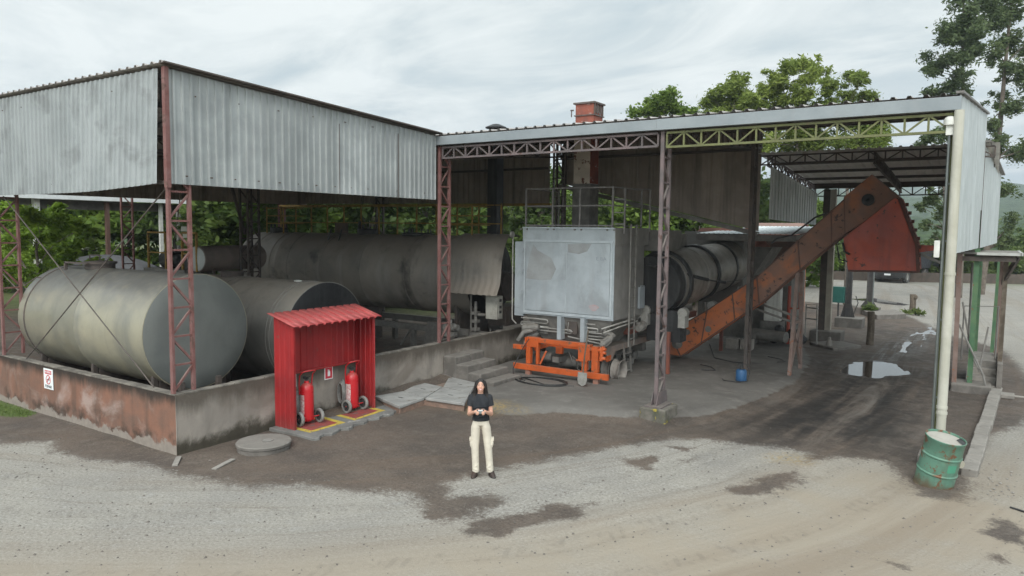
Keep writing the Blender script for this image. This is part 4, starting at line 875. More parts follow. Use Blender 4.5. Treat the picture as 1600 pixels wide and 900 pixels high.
b = MB().box((2.40, 10.08, 1.28), (2.72, 10.12, 1.62)); b.build('inspection_flap', mDARKST, pl)
b = MB(); b.tube([(2.46, 10.06, 1.6), (2.46, 10.02, 1.35), (2.62, 10.02, 1.35)], .012, 5); b.build('flap_latch', mPIPE, pl)
for x in (2.2, 2.92):
    b = MB().box((x, 9.88, 1.12), (x+.11, 9.95, 1.76)); b.box((x+.11, 9.88, 1.12), (x+.125, 10.1, 1.74)); b.build('cabinet_prop', mSILVER, pl)
# orange end frame
b = MB(); Y = 9.5
b.box((1.05, Y-.04, .25), (3.97, Y+.06, .41)); b.build('bumper_beam', mORANGE, pl, bevel=.008)
b = MB()
b.box((1.42, Y+.1, 1.02), (3.2, Y+.22, 1.14)); b.box((1.40, Y+.09, .88), (1.78, Y+.24, 1.16)); b.box((3.05, Y+.04, .70), (3.40, Y+.22, 1.12)); b.box((3.0, Y+.02, .66), (3.34, Y+.08, .70))
b.box((1.75, Y+.6, .86), (3.0, Y+.68, 1.02)); b.bar((1.62, Y+.15, .84), (1.95, Y+.6, .95), .03, .12)
b.box((1.40, Y+.062, .41), (1.54, Y+.2, .88)); b.box((1.70, Y+.1, .41), (1.78, Y+.2, .88)); b.bar((1.82, Y+.14, .42), (1.98, Y+.2, .80), .07, .05)
b.box((3.15, Y+.062, .41), (3.30, Y+.18, .70)); b.box((3.48, Y-.02, .41), (3.66, Y+.12, 1.10)); b.box((3.40, Y+.0, .98), (3.80, Y+.14, 1.05)); b.box((2.1, Y+.5, .7), (2.3, Y+.6, .9)); b.box((1.36, Y+.05, .92), (1.40, Y+.2, 1.14))
b.build('end_frame', mORANGE, pl, bevel=.008)
b = MB(); b.box((1.02, Y-.02, .80), (1.38, Y+.1, .93)); b.build('side_bracket', mORANGE, pl, bevel=.008)
for x in (1.5, 3.6):
    b = MB().box((x-.07, Y-.005, .0), (x+.07, Y+.13, .25)); b.build('leg', M('dusty_orange_leg', (.30, .14, .10), (.22, .14, .11), 4, .7), pl)
b = MB()
for z in (.80, .95, 1.05): b.cyl((3.70, Y+.05, z), (3.86, Y+.05, z), .05, .04, 10)
b.cyl((3.72, Y+.05, .74), (3.78, Y+.05, 1.12), .05, None, 8); b.build('screw_jack', mORANGE, pl)
# chassis, axle, wheels
b = MB().box((3.15, 9.75, .84), (3.62, 14.2, 1.0)); b.box((1.2, 9.75, .84), (1.6, 14.2, 1.0)); b.box((1.2, 11.9, .86), (3.6, 14.2, .98)); b.prism([(3.622, 9.75, 1.0), (3.622, 10.3, .64), (3.622, 10.42, .64), (3.622, 10.6, .84), (3.622, 14.2, .84), (3.622, 14.2, 1.0)], (.014, 0, 0)); b.build('chassis_deck', M('chassis', (.24, .18, .15), (.17, .145, .13), 3, .75, 0, .1, dust_or_shade=(DUST, .8)), pl)
b = MB().box((3.6, 10.1, .62), (3.645, 10.32, .78)); b.build('reflector_plate', mORANGE, pl)
b = MB(); b.cyl((1.1, 10.65, .36), (3.6, 10.65, .36), .09, None, 12); b.cyl((1.9, 10.6, .40), (2.5, 10.6, .40), .2, .13, 14); b.box((2.0, 10.0, .45), (2.2, 10.8, .6)); b.cyl((2.9, 10.3, .42), (2.9, 10.9, .42), .16, None, 12); b.cyl((1.5, 10.2, .55), (1.9, 10.2, .55), .13, None, 12); b.tube([(2.6, 10.0, .5), (2.7, 9.9, .7), (2.85, 9.9, .6), (2.8, 10.0, .35), (2.95, 9.95, .3), (3.1, 9.9, .52)], .015, 5); b.tube([(2.5, 10.2, .65), (2.55, 9.95, .8), (2.7, 9.9, .55)], .012, 5); b.build('axle', mMACH, pl, smooth=40)
for x, s in ((3.44, 1), (3.72, 1), (1.05, -1), (1.29, -1)):
    w = MB(); rr = .31
    w.lathe([(rr, -.11), (rr-.02, -.08), (rr-.05, -.06), (rr-.06, 0), (rr-.05, .06), (rr-.02, .09), (rr, .12), (rr-.015, .125), (rr-.04, .10), (rr-.075, .05), (rr-.08, -.05), (.12, -.06), (.10, -.02), (.001, -.02)], (x, 10.65, .31), (s, 0, 0), 32)
    w.build('wheel_rim', M('dusty_rim', (.27, .25, .225), (.20, .18, .165), 5, .75, .1, .1), pl, smooth=35)
b = MB()
for y in (11.15, 11.55): b.bar((3.62, y, .98), (3.70, y, .12), .05, .04)
for z in (.2, .45, .7): b.bar((3.68, 11.15, z), (3.68, 11.55, z), .04, .03)
b.build_split('access_step', mMACH, pl)
b = MB()
for k in range(34):
    x = rng.uniform(2.4, 3.35); y = rng.uniform(11.0, 13.6); z = rng.uniform(.15, .75); s = rng.uniform(.06, .2); b.box((x-s, y-s*.8, z-s*.7), (x+s, y+s*.8, z+s*.7))
for k in range(12):
    x = rng.uniform(2.9, 3.5); y = rng.uniform(12.2, 13.8); z = rng.uniform(1.1, 1.9); r_ = rng.uniform(.05, .14); d = rng.normal(size=3)*.28; b.cyl((x, y, z), (x+d[0], y+d[1], z+d[2]*.5), r_, None, 10)
b.build_split('gearbox', mMACH, pl)
def motor(p, d, r, L):
    p = Vector(p); d = Vector(d).normalized(); b = MB(); b.cyl(p, p+d*L, r, None, 16); b.cyl(p-d*.06, p, r*.75, r*.9, 16); b.cyl(p+d*L, p+d*(L+.08), r*.9, r*.6, 16)
    for k in range(8):
        a = d.orthogonal().normalized(); c_ = d.cross(a); e_ = (a*math.cos(k*math.pi/4)+c_*math.sin(k*math.pi/4))*r; b.bar(p+e_+d*.03, p+e_+d*(L-.03), .012, .03, e_)
    b.box((p.x-.06, p.y-.06, p.z+r*.8), (p.x+.06, p.y+.06, p.z+r*1.25)); b.build('motor', mMACH, pl, smooth=40)
motor((3.62, 9.85, 1.12), (.5, .3, .5), .10, .25); motor((3.55, 10.1, 1.38), (.4, .5, -.2), .09, .22); motor((4.05, 11.2, 1.45), (0, 1, .2), .12, .3); motor((1.15, 9.9, 1.35), (.8, .1, .1), .12, .35); motor((1.2, 10.0, 1.08), (.7, .3, .4), .12, .25)
b = MB(); b.tube([(1.05, 9.7, 1.0), (1.2, 9.75, 1.25), (1.4, 9.9, 1.3)], .07, 8); b.build('elbow_pipe', mMACH, pl, smooth=50)
# dryer drum
dr = thing_part = None
AX = (Vector((4.16, 12.3, 2.64)), Vector((4.62, 17.0, 3.05)))
def ax(y): return AX[0].lerp(AX[1], (y-12.3)/4.7)
dd = (AX[1]-AX[0]).normalized()
b = MB().lathe([(.0, 0), (.80, .0), (.84, .03), (.84, 1.5), (.86, 1.53), (.86, 1.62), (.83, 1.65), (.76, 4.7), (.001, 4.7)], AX[0], dd, 56); drum = b.build('dryer_drum', mDRYER, pl, smooth=30)
for y, q in ((12.5, 1.0), (14.45, .97), (16.0, .88)):
    b = MB().lathe([(.78*q, 0), (.905*q, .0), (.915*q, .03), (.915*q, .12), (.905*q, .15), (.78*q, .15)], ax(y), dd, 56)
    b.build('riding_ring', mSOOT, drum, smooth=30)
    b = MB().lathe([(.80*q, .16), (.885*q, .17), (.885*q, .24), (.80*q, .25)], ax(y), dd, 56)
    for k in range(24):
        a = dd.orthogonal().normalized(); c_ = dd.cross(a); e_ = a*math.cos(k*math.pi/12)+c_*math.sin(k*math.pi/12); p = ax(y)+dd*.2+e_*.87*q; b.bar(p-dd*.08, p+dd*.08, .09, .07, e_)
    b.build('ring_shoes', mDRYER, drum)
b = MB().lathe([(.001, -.35), (.80, -.34), (.82, -.30), (.82, .0), (.84, .02)], AX[0], dd, 40); b.box((3.9, 12.1, 1.0), (4.9, 12.6, 1.9)); b.build('drum_hood', mSOOT, pl, smooth=30)
b = MB().box((3.1, 17.1, 1.7), (5.0, 17.7, 4.12)); b.box((4.9, 17.0, 2.3), (5.2, 17.6, 4.05)); b.build('drop_box', M('grey_drop_box', (.19, .185, .175), (.15, .145, .135), 2, .6, .1, .05), pl)
b = MB().box((3.4, 12.4, 3.55), (4.3, 13.6, 4.15)); b.box((3.3, 13.7, 3.3), (4.1, 14.6, 4.05)); b.build_split('duct_box', mMACH, pl, bevel=.01)
b = MB(); 
for y in (14.45, 11.95): 
    for s in (-.55, .55): b.cyl((4.45+s, y, 1.86), (4.45+s, y+.2, 1.87), .14, None, 14); b.box((4.35+s, y-.05, 1.45), (4.55+s, y+.25, 1.8))
b.build_split('drum_roller', mPIPE, pl, smooth=40)
b = MB(); b.bar((4.3, 12.6, 1.3), (4.8, 12.7, 1.3), .3, .1); b.box((3.5, 11.4, 1.2), (3.65, 17, 1.4)); b.bar((4.6, 12, .1), (4.6, 12, 1.3), .1, .1); b.bar((4.6, 16.8, .1), (4.6, 16.8, 1.4), .1, .1); b.build_split('drum_frame', M('drum_frame_rust', (.21, .07, .045), (.14, .06, .05), 3, .75, dust_or_shade=(DUST, .5)), pl)
b = MB(); b.tube([(4.2, 11.3, 3.2), (5.35, 13.0, 2.75)], .05, 8); b.tube([(5.35, 13.0, 2.75), (5.6, 13.4, 2.68)], .022, 6); b.cyl((5.55, 13.35, 2.69), (5.7, 13.5, 2.66), .045, None, 8); b.tube([(5.65, 13.45, 2.67), (6.1, 13.8, 2.75), (6.3, 13.9, 3.0)], .01, 4); b.build('hydraulic_ram', mSOOT, pl, smooth=40)
b = MB().box((3.86, 12.1, 2.9), (4.3, 12.9, 3.2)); b.box((3.86, 12.2, 2.2), (4.2, 12.8, 2.6)); b.build_split('orange_bracket', mCONV, pl)
b = MB()
for y in (10.6, 10.95): b.bar((4.02, y, 1.0), (4.02, y, 4.3), .035, .035)
for k in range(11): b.bar((4.02, 10.6, 1.2+k*.28), (4.02, 10.95, 1.2+k*.28), .025, .025)
b.build('ladder', mMACH, pl)

# ------------------------------------------------------------------ slat conveyor with loading hopper
cv = thing('slat_conveyor', 'inclined orange slat conveyor rising from the plant to the truck loading hopper', 'conveyor', (7.45, 14.7, 0))
TOP = [(3.45, .72), (3.72, .95), (4.9, 1.72), (5.65, 2.28), (6.35, 2.80), (7.45, 3.88), (8.3, 4.72), (8.62, 5.04)]
BOT = [(3.55, .25), (4.1, .22), (4.75, .72), (5.75, 1.50), (6.45, 2.02), (7.55, 3.08), (8.35, 3.82), (8.68, 4.10)]
Y0, Y1 = 14.36, 15.06
for k in range(7):
    b = MB().prism([(TOP[k][0], Y0, TOP[k][1]), (TOP[k+1][0], Y0, TOP[k+1][1]), (BOT[k+1][0], Y0, BOT[k+1][1]), (BOT[k][0], Y0, BOT[k][1])], (0, Y1-Y0, 0))
    b.build('casing_section', mCONV if k < 4 else mCONVHI, cv, bevel=.008)
b = MB()
for k in range(1, 8):
    t_ = Vector((TOP[k][0], 0, TOP[k][1])); u_ = Vector((BOT[k][0], 0, BOT[k][1])); d_ = (u_-t_).normalized(); t_ -= d_*.03; u_ += d_*.03
    for y in (Y0-.012, Y1+.012): b.bar((t_.x, y, t_.z), (u_.x, y, u_.z), .03, .03, (0, 1, 0))
for P_ in (TOP, BOT):
    for k in range(7):
        a_, c_ = P_[k], P_[k+1]; b.bar((a_[0], Y0-.008, a_[1]), (c_[0], Y0-.008, c_[1]), .03, .04, (0, 1, 0))
b.build_split('casing_flange', M('flange_brown', (.13, .07, .055), (.10, .065, .055), 4, .75), cv)
b = MB().prism([(8.60, Y0-.02, 5.10), (9.27, Y0-.02, 5.70), (10.02, Y0-.02, 5.03), (9.92, Y0-.02, 4.98), (8.68, Y0-.02, 4.10)], (0, Y1-Y0+.04, 0)); head = b.build('conveyor_head', mCONVHI, cv, bevel=.01)
b = MB().lathe([(.16, -.03), (.16, .05), (.12, .06), (.12, .10), (.05, .12), (.001, .12)], (9.22, Y0-.03, 5.02), (0, -1, 0), 20); b.lathe([(.10, -.02), (.10, .04), (.06, .05), (.001, .05)], (9.22, Y0-.1, 5.02), (0, -1, 0), 16); b.build('shaft_bearing', mSOOT, head, smooth=40)
b = MB(); b.lathe([(.17, -.02), (.17, .03), (.1, .05), (.05, .08), (.001, .08)], (3.98, Y0-.01, .62), (0, -1, 0), 18); b.lathe([(.09, -.02), (.09, .04), (.001, .04)], (4.3, Y0-.01, 1.0), (0, -1, 0), 12); b.bar((3.95, Y0-.05, .7), (4.35, Y0-.05, 1.05), .05, .05); b.lathe([(.1, -.02), (.1, .015), (.001, .015)], (4.95, Y0, 1.15), (0, -1, 0), 12); b.build_split('tail_bearing', mMACH, cv, smooth=40)
b = MB().prism([(8.66, 14.22, 3.98), (9.86, 14.22, 5.06), (9.96, 14.22, 5.02), (10.40, 14.22, 3.87), (10.47, 14.22, 3.16), (8.82, 14.22, 3.10)], (0, 1.4, 0)); hop = b.build('loading_hopper', mHOPPER, cv, bevel=.012)
b = MB(); b.bar((9.98, 14.25, 5.04), (10.43, 14.25, 3.87), .10, .06, (0, 1, 0)); b.bar((10.43, 14.25, 3.87), (10.50, 14.25, 3.12), .08, .06, (0, 1, 0)); b.bar((9.95, 14.25, 5.04), (8.66, 14.25, 3.99), .06, .05, (0, 1, 0)); b.bar((8.82, 14.22, 3.10), (10.47, 14.22, 3.14), .05, .05, (0, 1, 0))
for k in range(8): z = 3.3+k*.22; b.box((10.46-.35*max(0, z-3.87), 14.24, z), (10.53-.35*max(0, z-3.87), 14.34, z+.09))
b.build('hopper_flange', M('hopper_edge', (.10, .04, .03), (.07, .04, .035), 5, .75), hop)
b = MB().prism([(10.36, 14.3, 3.62), (10.42, 14.3, 3.84), (10.92, 14.3, 3.82), (10.93, 14.3, 3.72)], (0, .5, 0)); b.build('chute_arm', mHOPPER, cv, bevel=.006)
b = MB(); b.bar((10.4, 14.4, 3.65), (11.05, 14.4, 3.36), .06, .07); b.bar((10.45, 14.4, 3.58), (11.35, 14.4, 3.78), .05, .05); b.build('strut', mMACH, cv)
b = MB().tube([(9.96, 14.4, 5.0), (10.02, 14.4, 4.9), (10.0, 14.4, 4.75)], .09, 8); b.build('gate_cylinder', mHOPPER, cv, smooth=50)
LEGM = M('brown_leg_steel', (.17, .115, .095), (.21, .15, .13), 3, .75, 0, .1, dust_or_shade=(DUST, .4), rust=((.22, .09, .05), .25, 4))
for y0_, y1_ in ((13.92, 14.44), (15.3, 14.95)):
    b = MB().bar((7.47, y0_, 0), (7.47, y1_, 2.98), .14, .09, (1, 0, 0)); b.build('leg', LEGM, cv)
b = MB(); b.bar((7.47, 14.05, .25), (7.47, 15.05, 1.5), .06, .05); b.bar((7.47, 15.2, .25), (7.47, 14.2, 1.5), .06, .05); b.bar((7.47, 14.1, 1.55), (7.47, 15.15, 1.55), .06, .06); b.build('cross_brace', LEGM, cv)
b = MB(); b.bar((6.0, 15.3, 2.0), (7.4, 15.15, 1.62), .05, .06); b.bar((6.0, 15.3, 1.8), (7.4, 15.15, 1.42), .05, .06); b.build_split('walkway_rail', mMACH, cv)
b = MB(); b.tube([(8.2, Y0-.05, 4.68), (7.9, Y0-.06, 4.55), (7.3, Y0-.1, 4.05), (6.9, Y0-.1, 3.95), (6.75, Y0-.1, 3.8)], .025, 6); b.tube([(8.66, 14.2, 3.85), (8.72, 14.15, 3.62), (8.85, 14.18, 3.55)], .03, 6); b.tube([(8.5, 14.3, 3.75), (8.6, 14.2, 3.4), (8.8, 14.2, 3.35)], .02, 6); b.build_split('cable', mSOOT, cv, smooth=60)

# ------------------------------------------------------------------ extinguisher shelter
sh = thing('extinguisher_shelter', 'red corrugated metal shelter with sloping roof housing two wheeled extinguishers', 'shelter', (.3, 3.3, 0))
def zt(x): return 2.36-.27*x
b = MB(); corr(b, (.62, 2.16, 0), (-1, 0, 0), (0, 0, 1), .6, lambda u: (0, zt(.62-u)-.02), .15, .018, 2); b.build('side_panel', mSHELTER, sh, smooth=25)
b = MB(); corr(b, (.04, 4.44, 0), (1, 0, 0), (0, 0, 1), .58, lambda u: (.02, zt(.04+u)-.02), .15, .018, 2); b.build('side_panel', mSHELTER, sh, smooth=25)
b = MB(); corr(b, (.06, 2.17, 0), (0, 1, 0), (0, 0, 1), 2.26, lambda u: (1.10, 2.32), .17, .02, 2); b.build('back_panel', mSHELTER, sh, smooth=25)
b = MB(); corr(b, (-.06, 2.05, zt(-.06)+.01), (0, 1, 0), (.83, 0, -.224), 2.47, lambda u: (0, .84), .21, .035, 2)
b.v = [(x, y, z+.0) for x, y, z in b.v]; o = b.build('roof_sheet', M('pinkish_red_roof', (.38, .042, .042), (.30, .036, .038), 2, .5, 0, .03, 30, dust_or_shade=((.48, .20, .18), .35)), sh, smooth=25)
so_ = o.modifiers.new('thick', 'SOLIDIFY'); so_.thickness = .006
b = MB(); b.bar((.1, 2.18, 1.09), (.1, 4.42, 1.09), .03, .03)
for y in (2.2, 4.40): b.box((.575, y-.015, 0), (.605, y+.015, zt(.6)-.03)); b.box((.06, y-.015, 0), (.09, y+.015, zt(.06)-.03)); b.bar((.08, y, zt(.08)-.04), (.6, y, zt(.6)-.04), .03, .03); b.bar((.08, y, .06), (.58, y, .06), .025, .025)
b.bar((.6, 2.2, zt(.6)-.045), (.6, 4.4, zt(.6)-.045), .03, .03); b.build('frame', mSHELTER, sh)
# pad under the shelter with painted floor boxes
b = MB(); pts = [(.02, 2.0), (.75, 2.02)]
for k in range(26):
    t = k/25; pts.append((1.32+.06*math.sin(k*1.7)+rng.uniform(-.03, .03)-.15*t, 2.0+t*2.95))
pts += [(.8, 5.0), (.02, 4.95)]
b.prism([(x, y, -.06) for x, y in pts], (0, 0, .12)); tag(b.build('shelter_pad', M('worn_dark_screed', (.19, .185, .175), (.14, .135, .127), 2.5, .85, 0, .3, 26, rust=((.30, .29, .27), .22, 3.5)), None, bevel=.012, loc=(.6, 3.4, 0)), 'dark worn concrete pad with ragged pale edge in front of the red shelter', 'floor pad')
mYP = M('yellow_floor_paint', (.50, .37, .06), (.40, .30, .06), 5, .75, 0, .1, 30, rust=((.13, .115, .10), .35, 6)); mRP = M('red_floor_paint', (.26, .055, .05), (.20, .06, .05), 5, .75, 0, .1, 30, rust=((.13, .11, .10), .42, 6))
for q, lab in (([(.16, 2.22), (1.0, 2.22), (.99, 3.18), (.16, 3.24)], 'yellow edged red floor box under the extinguisher in the near end of the shelter'), ([(.16, 3.46), (1.02, 3.40), (.95, 4.42), (.16, 4.46)], 'yellow edged red floor box under the extinguisher in the far end of the shelter')):
    c = Vector((sum(p[0] for p in q)/4, sum(p[1] for p in q)/4, 0)); t = thing('floor_marking', lab, 'floor marking', (c.x, c.y, .06), 0, 'extinguisher floor boxes')
    P_ = [Vector((x, y, .064)) for x, y in q]; I_ = [p.lerp(c+Vector((0, 0, .064)), .0)+((c-p).normalized()*.16) for p in P_]
    for i_ in I_: i_.z = .064
    b = MB(); b.add(P_+I_, [(k, (k+1) % 4, 4+(k+1) % 4, 4+k) for k in range(4)]); b.build('border', mYP, t)
    b = MB(); b.add(I_, [(0, 1, 2, 3)]); b.build('inner_field', mRP, t)
# two extinguishers
def extinguisher(label, loc, rz):
    t = thing('fire_extinguisher', label, 'fire extinguisher', loc, R(rz), 'wheeled fire extinguishers')
    b = MB().lathe([(.001, .06), (.10, .06), (.135, .09), (.14, .12), (.14, .72), (.132, .78), (.10, .83), (.05, .86), (.045, .90), (.001, .90)], (0, 0, 0), (0, 0, 1), 28); cy = b.build('cylinder', mEXT, t, smooth=40, local=True)
    b = MB(); n = 9; vs = []
    for z in (.22, .62):
        for k in range(n): a = R(-125+k*9); vs.append((.1425*math.cos(a), .1425*math.sin(a), z))
    b.add(vs, [(k, k+1, n+k+1, n+k) for k in range(n-1)]); lb = b.build('instruction_label', M('pale_label', (.55, .48, .46), (.45, .20, .20), 22, .6), cy, local=True)
    b = MB().cyl((0, 0, .90), (0, 0, .96), .03, None, 12); b.box((-.05, -.02, .94), (.05, .02, .97)); b.bar((0, 0, .97), (.1, .03, 1.0), .02, .012); b.cyl((-.05, 0, .955), (-.09, 0, .955), .03, None, 12); b.build('valve', mBLACK, t, local=True)
    b = MB(); h = [(-.04, -.145, .62), (-.05, -.145, .85), (-.02, -.15, 1.02), (.08, -.15, 1.10)]; g = [(.08, .16, 1.10), (-.02, .16, 1.02), (-.05, .155, .85), (-.04, .15, .62)]
    b.tube(h+[(.12, -.12, 1.12), (.14, 0, 1.13), (.12, .12, 1.12)]+g, .014, 8); b.build('push_handle', mEXT, t, smooth=60, local=True)
    b = MB().cyl((.10, -.26, .15), (.10, .26, .15), .014, None, 8); b.box((-.02, -.12, .08), (.10, -.09, .11)); b.box((-.02, .09, .08), (.10, .12, .11)); b.build('axle', mEXT, t, smooth=40, local=True)
    for s in (-1, 1):
        b = MB().lathe([(.105, -.03), (.14, -.03), (.15, -.018), (.15, .018), (.14, .03), (.105, .03)], (.10, s*.235, .15), (0, s, 0), 28, closed=True); w = b.build('tyre', mGREYR, t, smooth=40, local=True)
        b = MB().lathe([(.001, .022), (.03, .024), (.035, .012), (.085, .0), (.106, .02), (.106, -.02), (.08, -.012), (.001, -.012)], (.10, s*.235, .15), (0, s, 0), 24)
        for k in range(6): a = k*math.pi/3; b.bar((.10+.03*math.cos(a), s*.247, .15+.03*math.sin(a)), (.10+.1*math.cos(a), s*.247, .15+.1*math.sin(a)), .012, .022, (0, 1, 0))
        b.build('wheel_hub', mBLACK, w, smooth=40, local=True)
    b = MB()
    for k in range(4):
        r0 = .26-.02*k; b.tube([(-.12+.02*math.sin(a*2), -.17-.02*k+.015*math.cos(a*3+k), .42+r0*1.15*math.sin(a)) if False else (-.13+.09*math.cos(a), -.16-.022*k, .42+r0*1.1*math.sin(a)) for a in [2*math.pi*i/22 for i in range(23)]], .013, 6, caps=False)
    b.build('hose_coil', M('grey_hose', (.20, .195, .185), (.14, .135, .13), 6, .7), t, smooth=60, local=True)
    return t
extinguisher('red wheeled fire extinguisher at the near end of the shelter beside its tall side panel', (.40, 2.66, .063), -8)
extinguisher('red wheeled fire extinguisher at the far end of the shelter with a grey hose coil', (.36, 3.98, .063), -4)
for y, z, lab in ((2.60, .915, 'small red extinguisher sign on the wall at the near end of the shelter'), (3.62, .925, 'small red extinguisher sign on the wall above the space between extinguishers')):
    t = thing('extinguisher_sign', lab, 'sign', (.013, y, z), 0, 'extinguisher signs in the shelter')
    b = MB().box((.006, y-.12, z-.14), (.012, y+.12, z+.14)); b.build('board', mSIGNW, t)
    b = MB().box((.0125, y-.10, z-.12), (.015, y+.10, z+.12)); b.build('red_field', mSIGNR, t)
    b = MB().box((.0155, y-.035, z-.07), (.018, y+.035, z+.045)); b.box((.0155, y-.018, z+.045), (.018, y+.018, z+.07)); b.box((.0155, y-.04, z+.062), (.018, y+.01, z+.078)); b.build('pictogram', mSIGNW, t)

# ------------------------------------------------------------------ small yard things
t = thing('manhole_lid', 'round thick concrete lid with a metal handle lying by the grey wall', 'manhole lid', (.92, 1.18, 0))
b = MB().lathe([(.001, -.05), (.47, -.05), (.48, .06), (.465, .065), (.465, .08), (.50, .085), (.50, .125), (.485, .14), (.001, .145)], (.92, 1.18, 0), (0, 0, 1), 40); b.build('lid', mCONCD, t, smooth=35)
b = MB().lathe([(.09, 0), (.095, .012), (.07, .014), (.001, .006)], (.98, 1.22, .143), (0, 0, 1), 16); b.build('handle', mPIPE, t, smooth=40)
SL = [([(.21, 4.86), (1.34, 4.45), (1.23, 5.42), (.39, 5.64)], 'grey concrete cover slab nearest the red shelter'), ([(.38, 5.67), (1.23, 5.45), (.83, 6.58), (.05, 6.68)], 'grey concrete cover slab against the soil bank behind the nearest slab'),
      ([(1.27, 5.42), (2.33, 5.52), (1.80, 6.42), (.86, 6.55)], 'grey concrete cover slab directly behind the standing woman'), ([(.84, 6.62), (1.80, 6.46), (1.24, 7.46), (.2, 7.66)], 'grey concrete cover slab at the foot of the block steps')]
for q, lab in SL:
    c = (sum(p[0] for p in q)/4, sum(p[1] for p in q)/4, .14)
    b = MB().prism([(x, y, .14) for x, y in q], (0, 0, .065)); o = b.build('cover_slab', mSLAB, None, bevel=.012, loc=c); tag(o, lab, 'slab', 'concrete cover slabs')
    b = MB().box((c[0]-.07, c[1]-.02, .2055), (c[0]+.07, c[1]+.02, .2075)); b.build('lifting_slot', mSOOT, o)
b = MB().prism([(.25, 4.9, -.1), (1.3, 4.5, -.1), (1.22, 5.46, -.1), (2.28, 5.56, -.1), (1.78, 6.42, -.1), (1.2, 7.44, -.1), (.1, 7.6, -.1), (.06, 6.6, -.1)], (0, 0, .235)); tag(b.build('slab_plinth', mBRICK, None, bevel=.02, loc=(1, 6, 0)), 'low rough brick plinth carrying the grey cover slabs', 'plinth')
st = thing('block_steps', 'four rough concrete block steps climbing to the containment wall', 'steps', (.8, 8.2, 0))
for k, (x0, x1, z) in enumerate(((.015, .42, .76), (.42, .82, .57), (.82, 1.22, .39), (1.22, 1.62, .22))):
    for s in range(2):
        y0 = 7.62+s*.66+k*.01; b = MB().box((x0+rng.uniform(0, .01), y0, -.1), (x1+.02+rng.uniform(-.01, .012), y0+.645, z+rng.uniform(-.008, .008))); b.build('step_block', mCONCD, st, bevel=.03)
# steel drum
def tree_rot(o, e): o.rotation_euler = e; return o
t = thing('steel_drum', 'dented green steel drum tilted over with rust patches and a dusty lid', 'drum', (11.49, 6.33, -.04), 0); tree_rot(t, (R(6), R(10), R(0)))
mDR = M('mint_drum_paint', (.11, .225, .165), (.085, .175, .13), 2.6, .5, .05, .05, 30, rust=((.15, .075, .04), .44, 5), blotch=((.18, .29, .23), .5, 3), streak=((.10, .08, .05), .4, 9), grime=((.12, .08, .05), .9, .24, .02, .45))
b = MB().lathe([(.001, .01), (.285, .01), (.30, .0), (.302, .02), (.292, .03), (.292, .27), (.305, .285), (.305, .30), (.292, .315), (.292, .57), (.305, .585), (.305, .60), (.292, .615), (.292, .85), (.302, .862), (.302, .885), (.29, .888), (.283, .87), (.283, .845)], (0, 0, 0), (0, 0, 1), 48); b.build('drum_body', mDR, t, smooth=40, local=True)
b = MB().lathe([(.283, .852), (.2, .858), (.001, .862)], (0, 0, 0), (0, 0, 1), 40); b.build('drum_lid', M('dusty_lid', (.36, .34, .30), (.29, .27, .24), 3, .85, 0, .1), t, smooth=40, local=True)
b = MB(); n = 14; b.add([(.282*math.cos(R(-20+k*5)), .282*math.sin(R(-20+k*5)), .866) for k in range(n)]+[(.15, .06, .868), (.2, -.02, .868)], [tuple(range(n))+(n, n+1)]); b.build('lid_opening', mSOOT, t, local=True)
b = MB(); n = 6; vs = [(.2935*math.cos(R(-62+k*6)), .2935*math.sin(R(-62+k*6)), z) for z in (.39, .52) for k in range(n)]; b.add(vs, [(k, k+1, n+k+1, n+k) for k in range(n-1)]); b.build('paint_patch', M('green_patch', (.07, .26, .17), None, 1, .5), t, local=True)
# kerb
b = MB(); y = 7.1
while y < 15.1:
    L = rng.uniform(.85, 1.05); x = 11.98+(y-7.1)*.047+rng.uniform(-.012, .012); h_ = .13+rng.uniform(-.01, .01); b.bar((x, y, h_/2-.05), (x+.047*L, y+L-.012, h_/2-.05), .25, h_+.1); y += L
tag(b.build('concrete_kerb', mCONC, None, bevel=.02, loc=(12.1, 11, 0)), 'long low line of concrete kerb pieces leading from the green drum to the steps', 'kerb')
b = MB().box((12.45, 14.6, 0), (12.75, 15.0, .1)); b.box((12.7, 14.9, 0), (13.1, 15.0, .05)); tag(b.build('broken_block', mCONC, None, bevel=.02, loc=(12.6, 14.8, 0)), 'broken pale concrete chunk beside the far end of the kerb', 'rubble')
b = MB()
for k in range(26):
    x = 12.25+abs(rng.normal())*.22; y = 6.9+rng.normal()*.45; s = rng.uniform(.008, .028); b.ball((x, y, s*.3), (s, s*1.3, s*.6), 5, 4)
tag(b.build('rubble_pile', mCONC, None, loc=(12.3, 6.9, 0)), 'scatter of small pale rubble right of the green drum', 'rubble')
b = MB().bar((12.55, 5.75, .012), (12.9, 5.55, .012), .03, .02); tag(b.build('iron_bar', mSOOT, None, loc=(12.7, 5.65, 0)), 'short dark iron bar lying on the paving right of the green drum', 'bar')
for p_, q_, lab in (((.55, -.38, .01), (.15, -.05, .01), 'pale broken board lying on the soil just past the wall corner'), ((1.25, -.1, .01), (1.05, .42, .01), 'pale broken board lying on the soil in front of the round lid')):
    tag(MB().bar(p_, q_, .09, .02).build('broken_board', mCONC, None, loc=p_), lab, 'board')
# shovel
t = thing('shovel', 'grey shovel leaning upright against the orange plant frame', 'shovel', (3.46, 9.0, .1))
b = MB(); bl = [(-.13, 0), (-.135, -.2), (-.10, -.3), (0, -.36), (.10, -.3), (.135, -.2), (.13, 0)]
b.prism([(3.46+x, 9.05+(-z)*-.06-.03*abs(x)*4, .48+z) for x, z in bl], (0, .012, .0)); b.build('blade', mPIPE, t)
b = MB().tube([(3.46, 9.06, .42), (3.45, 9.16, .9), (3.44, 9.36, 1.55)], .02, 8); b.build('handle', mWOOD, t, smooth=60)
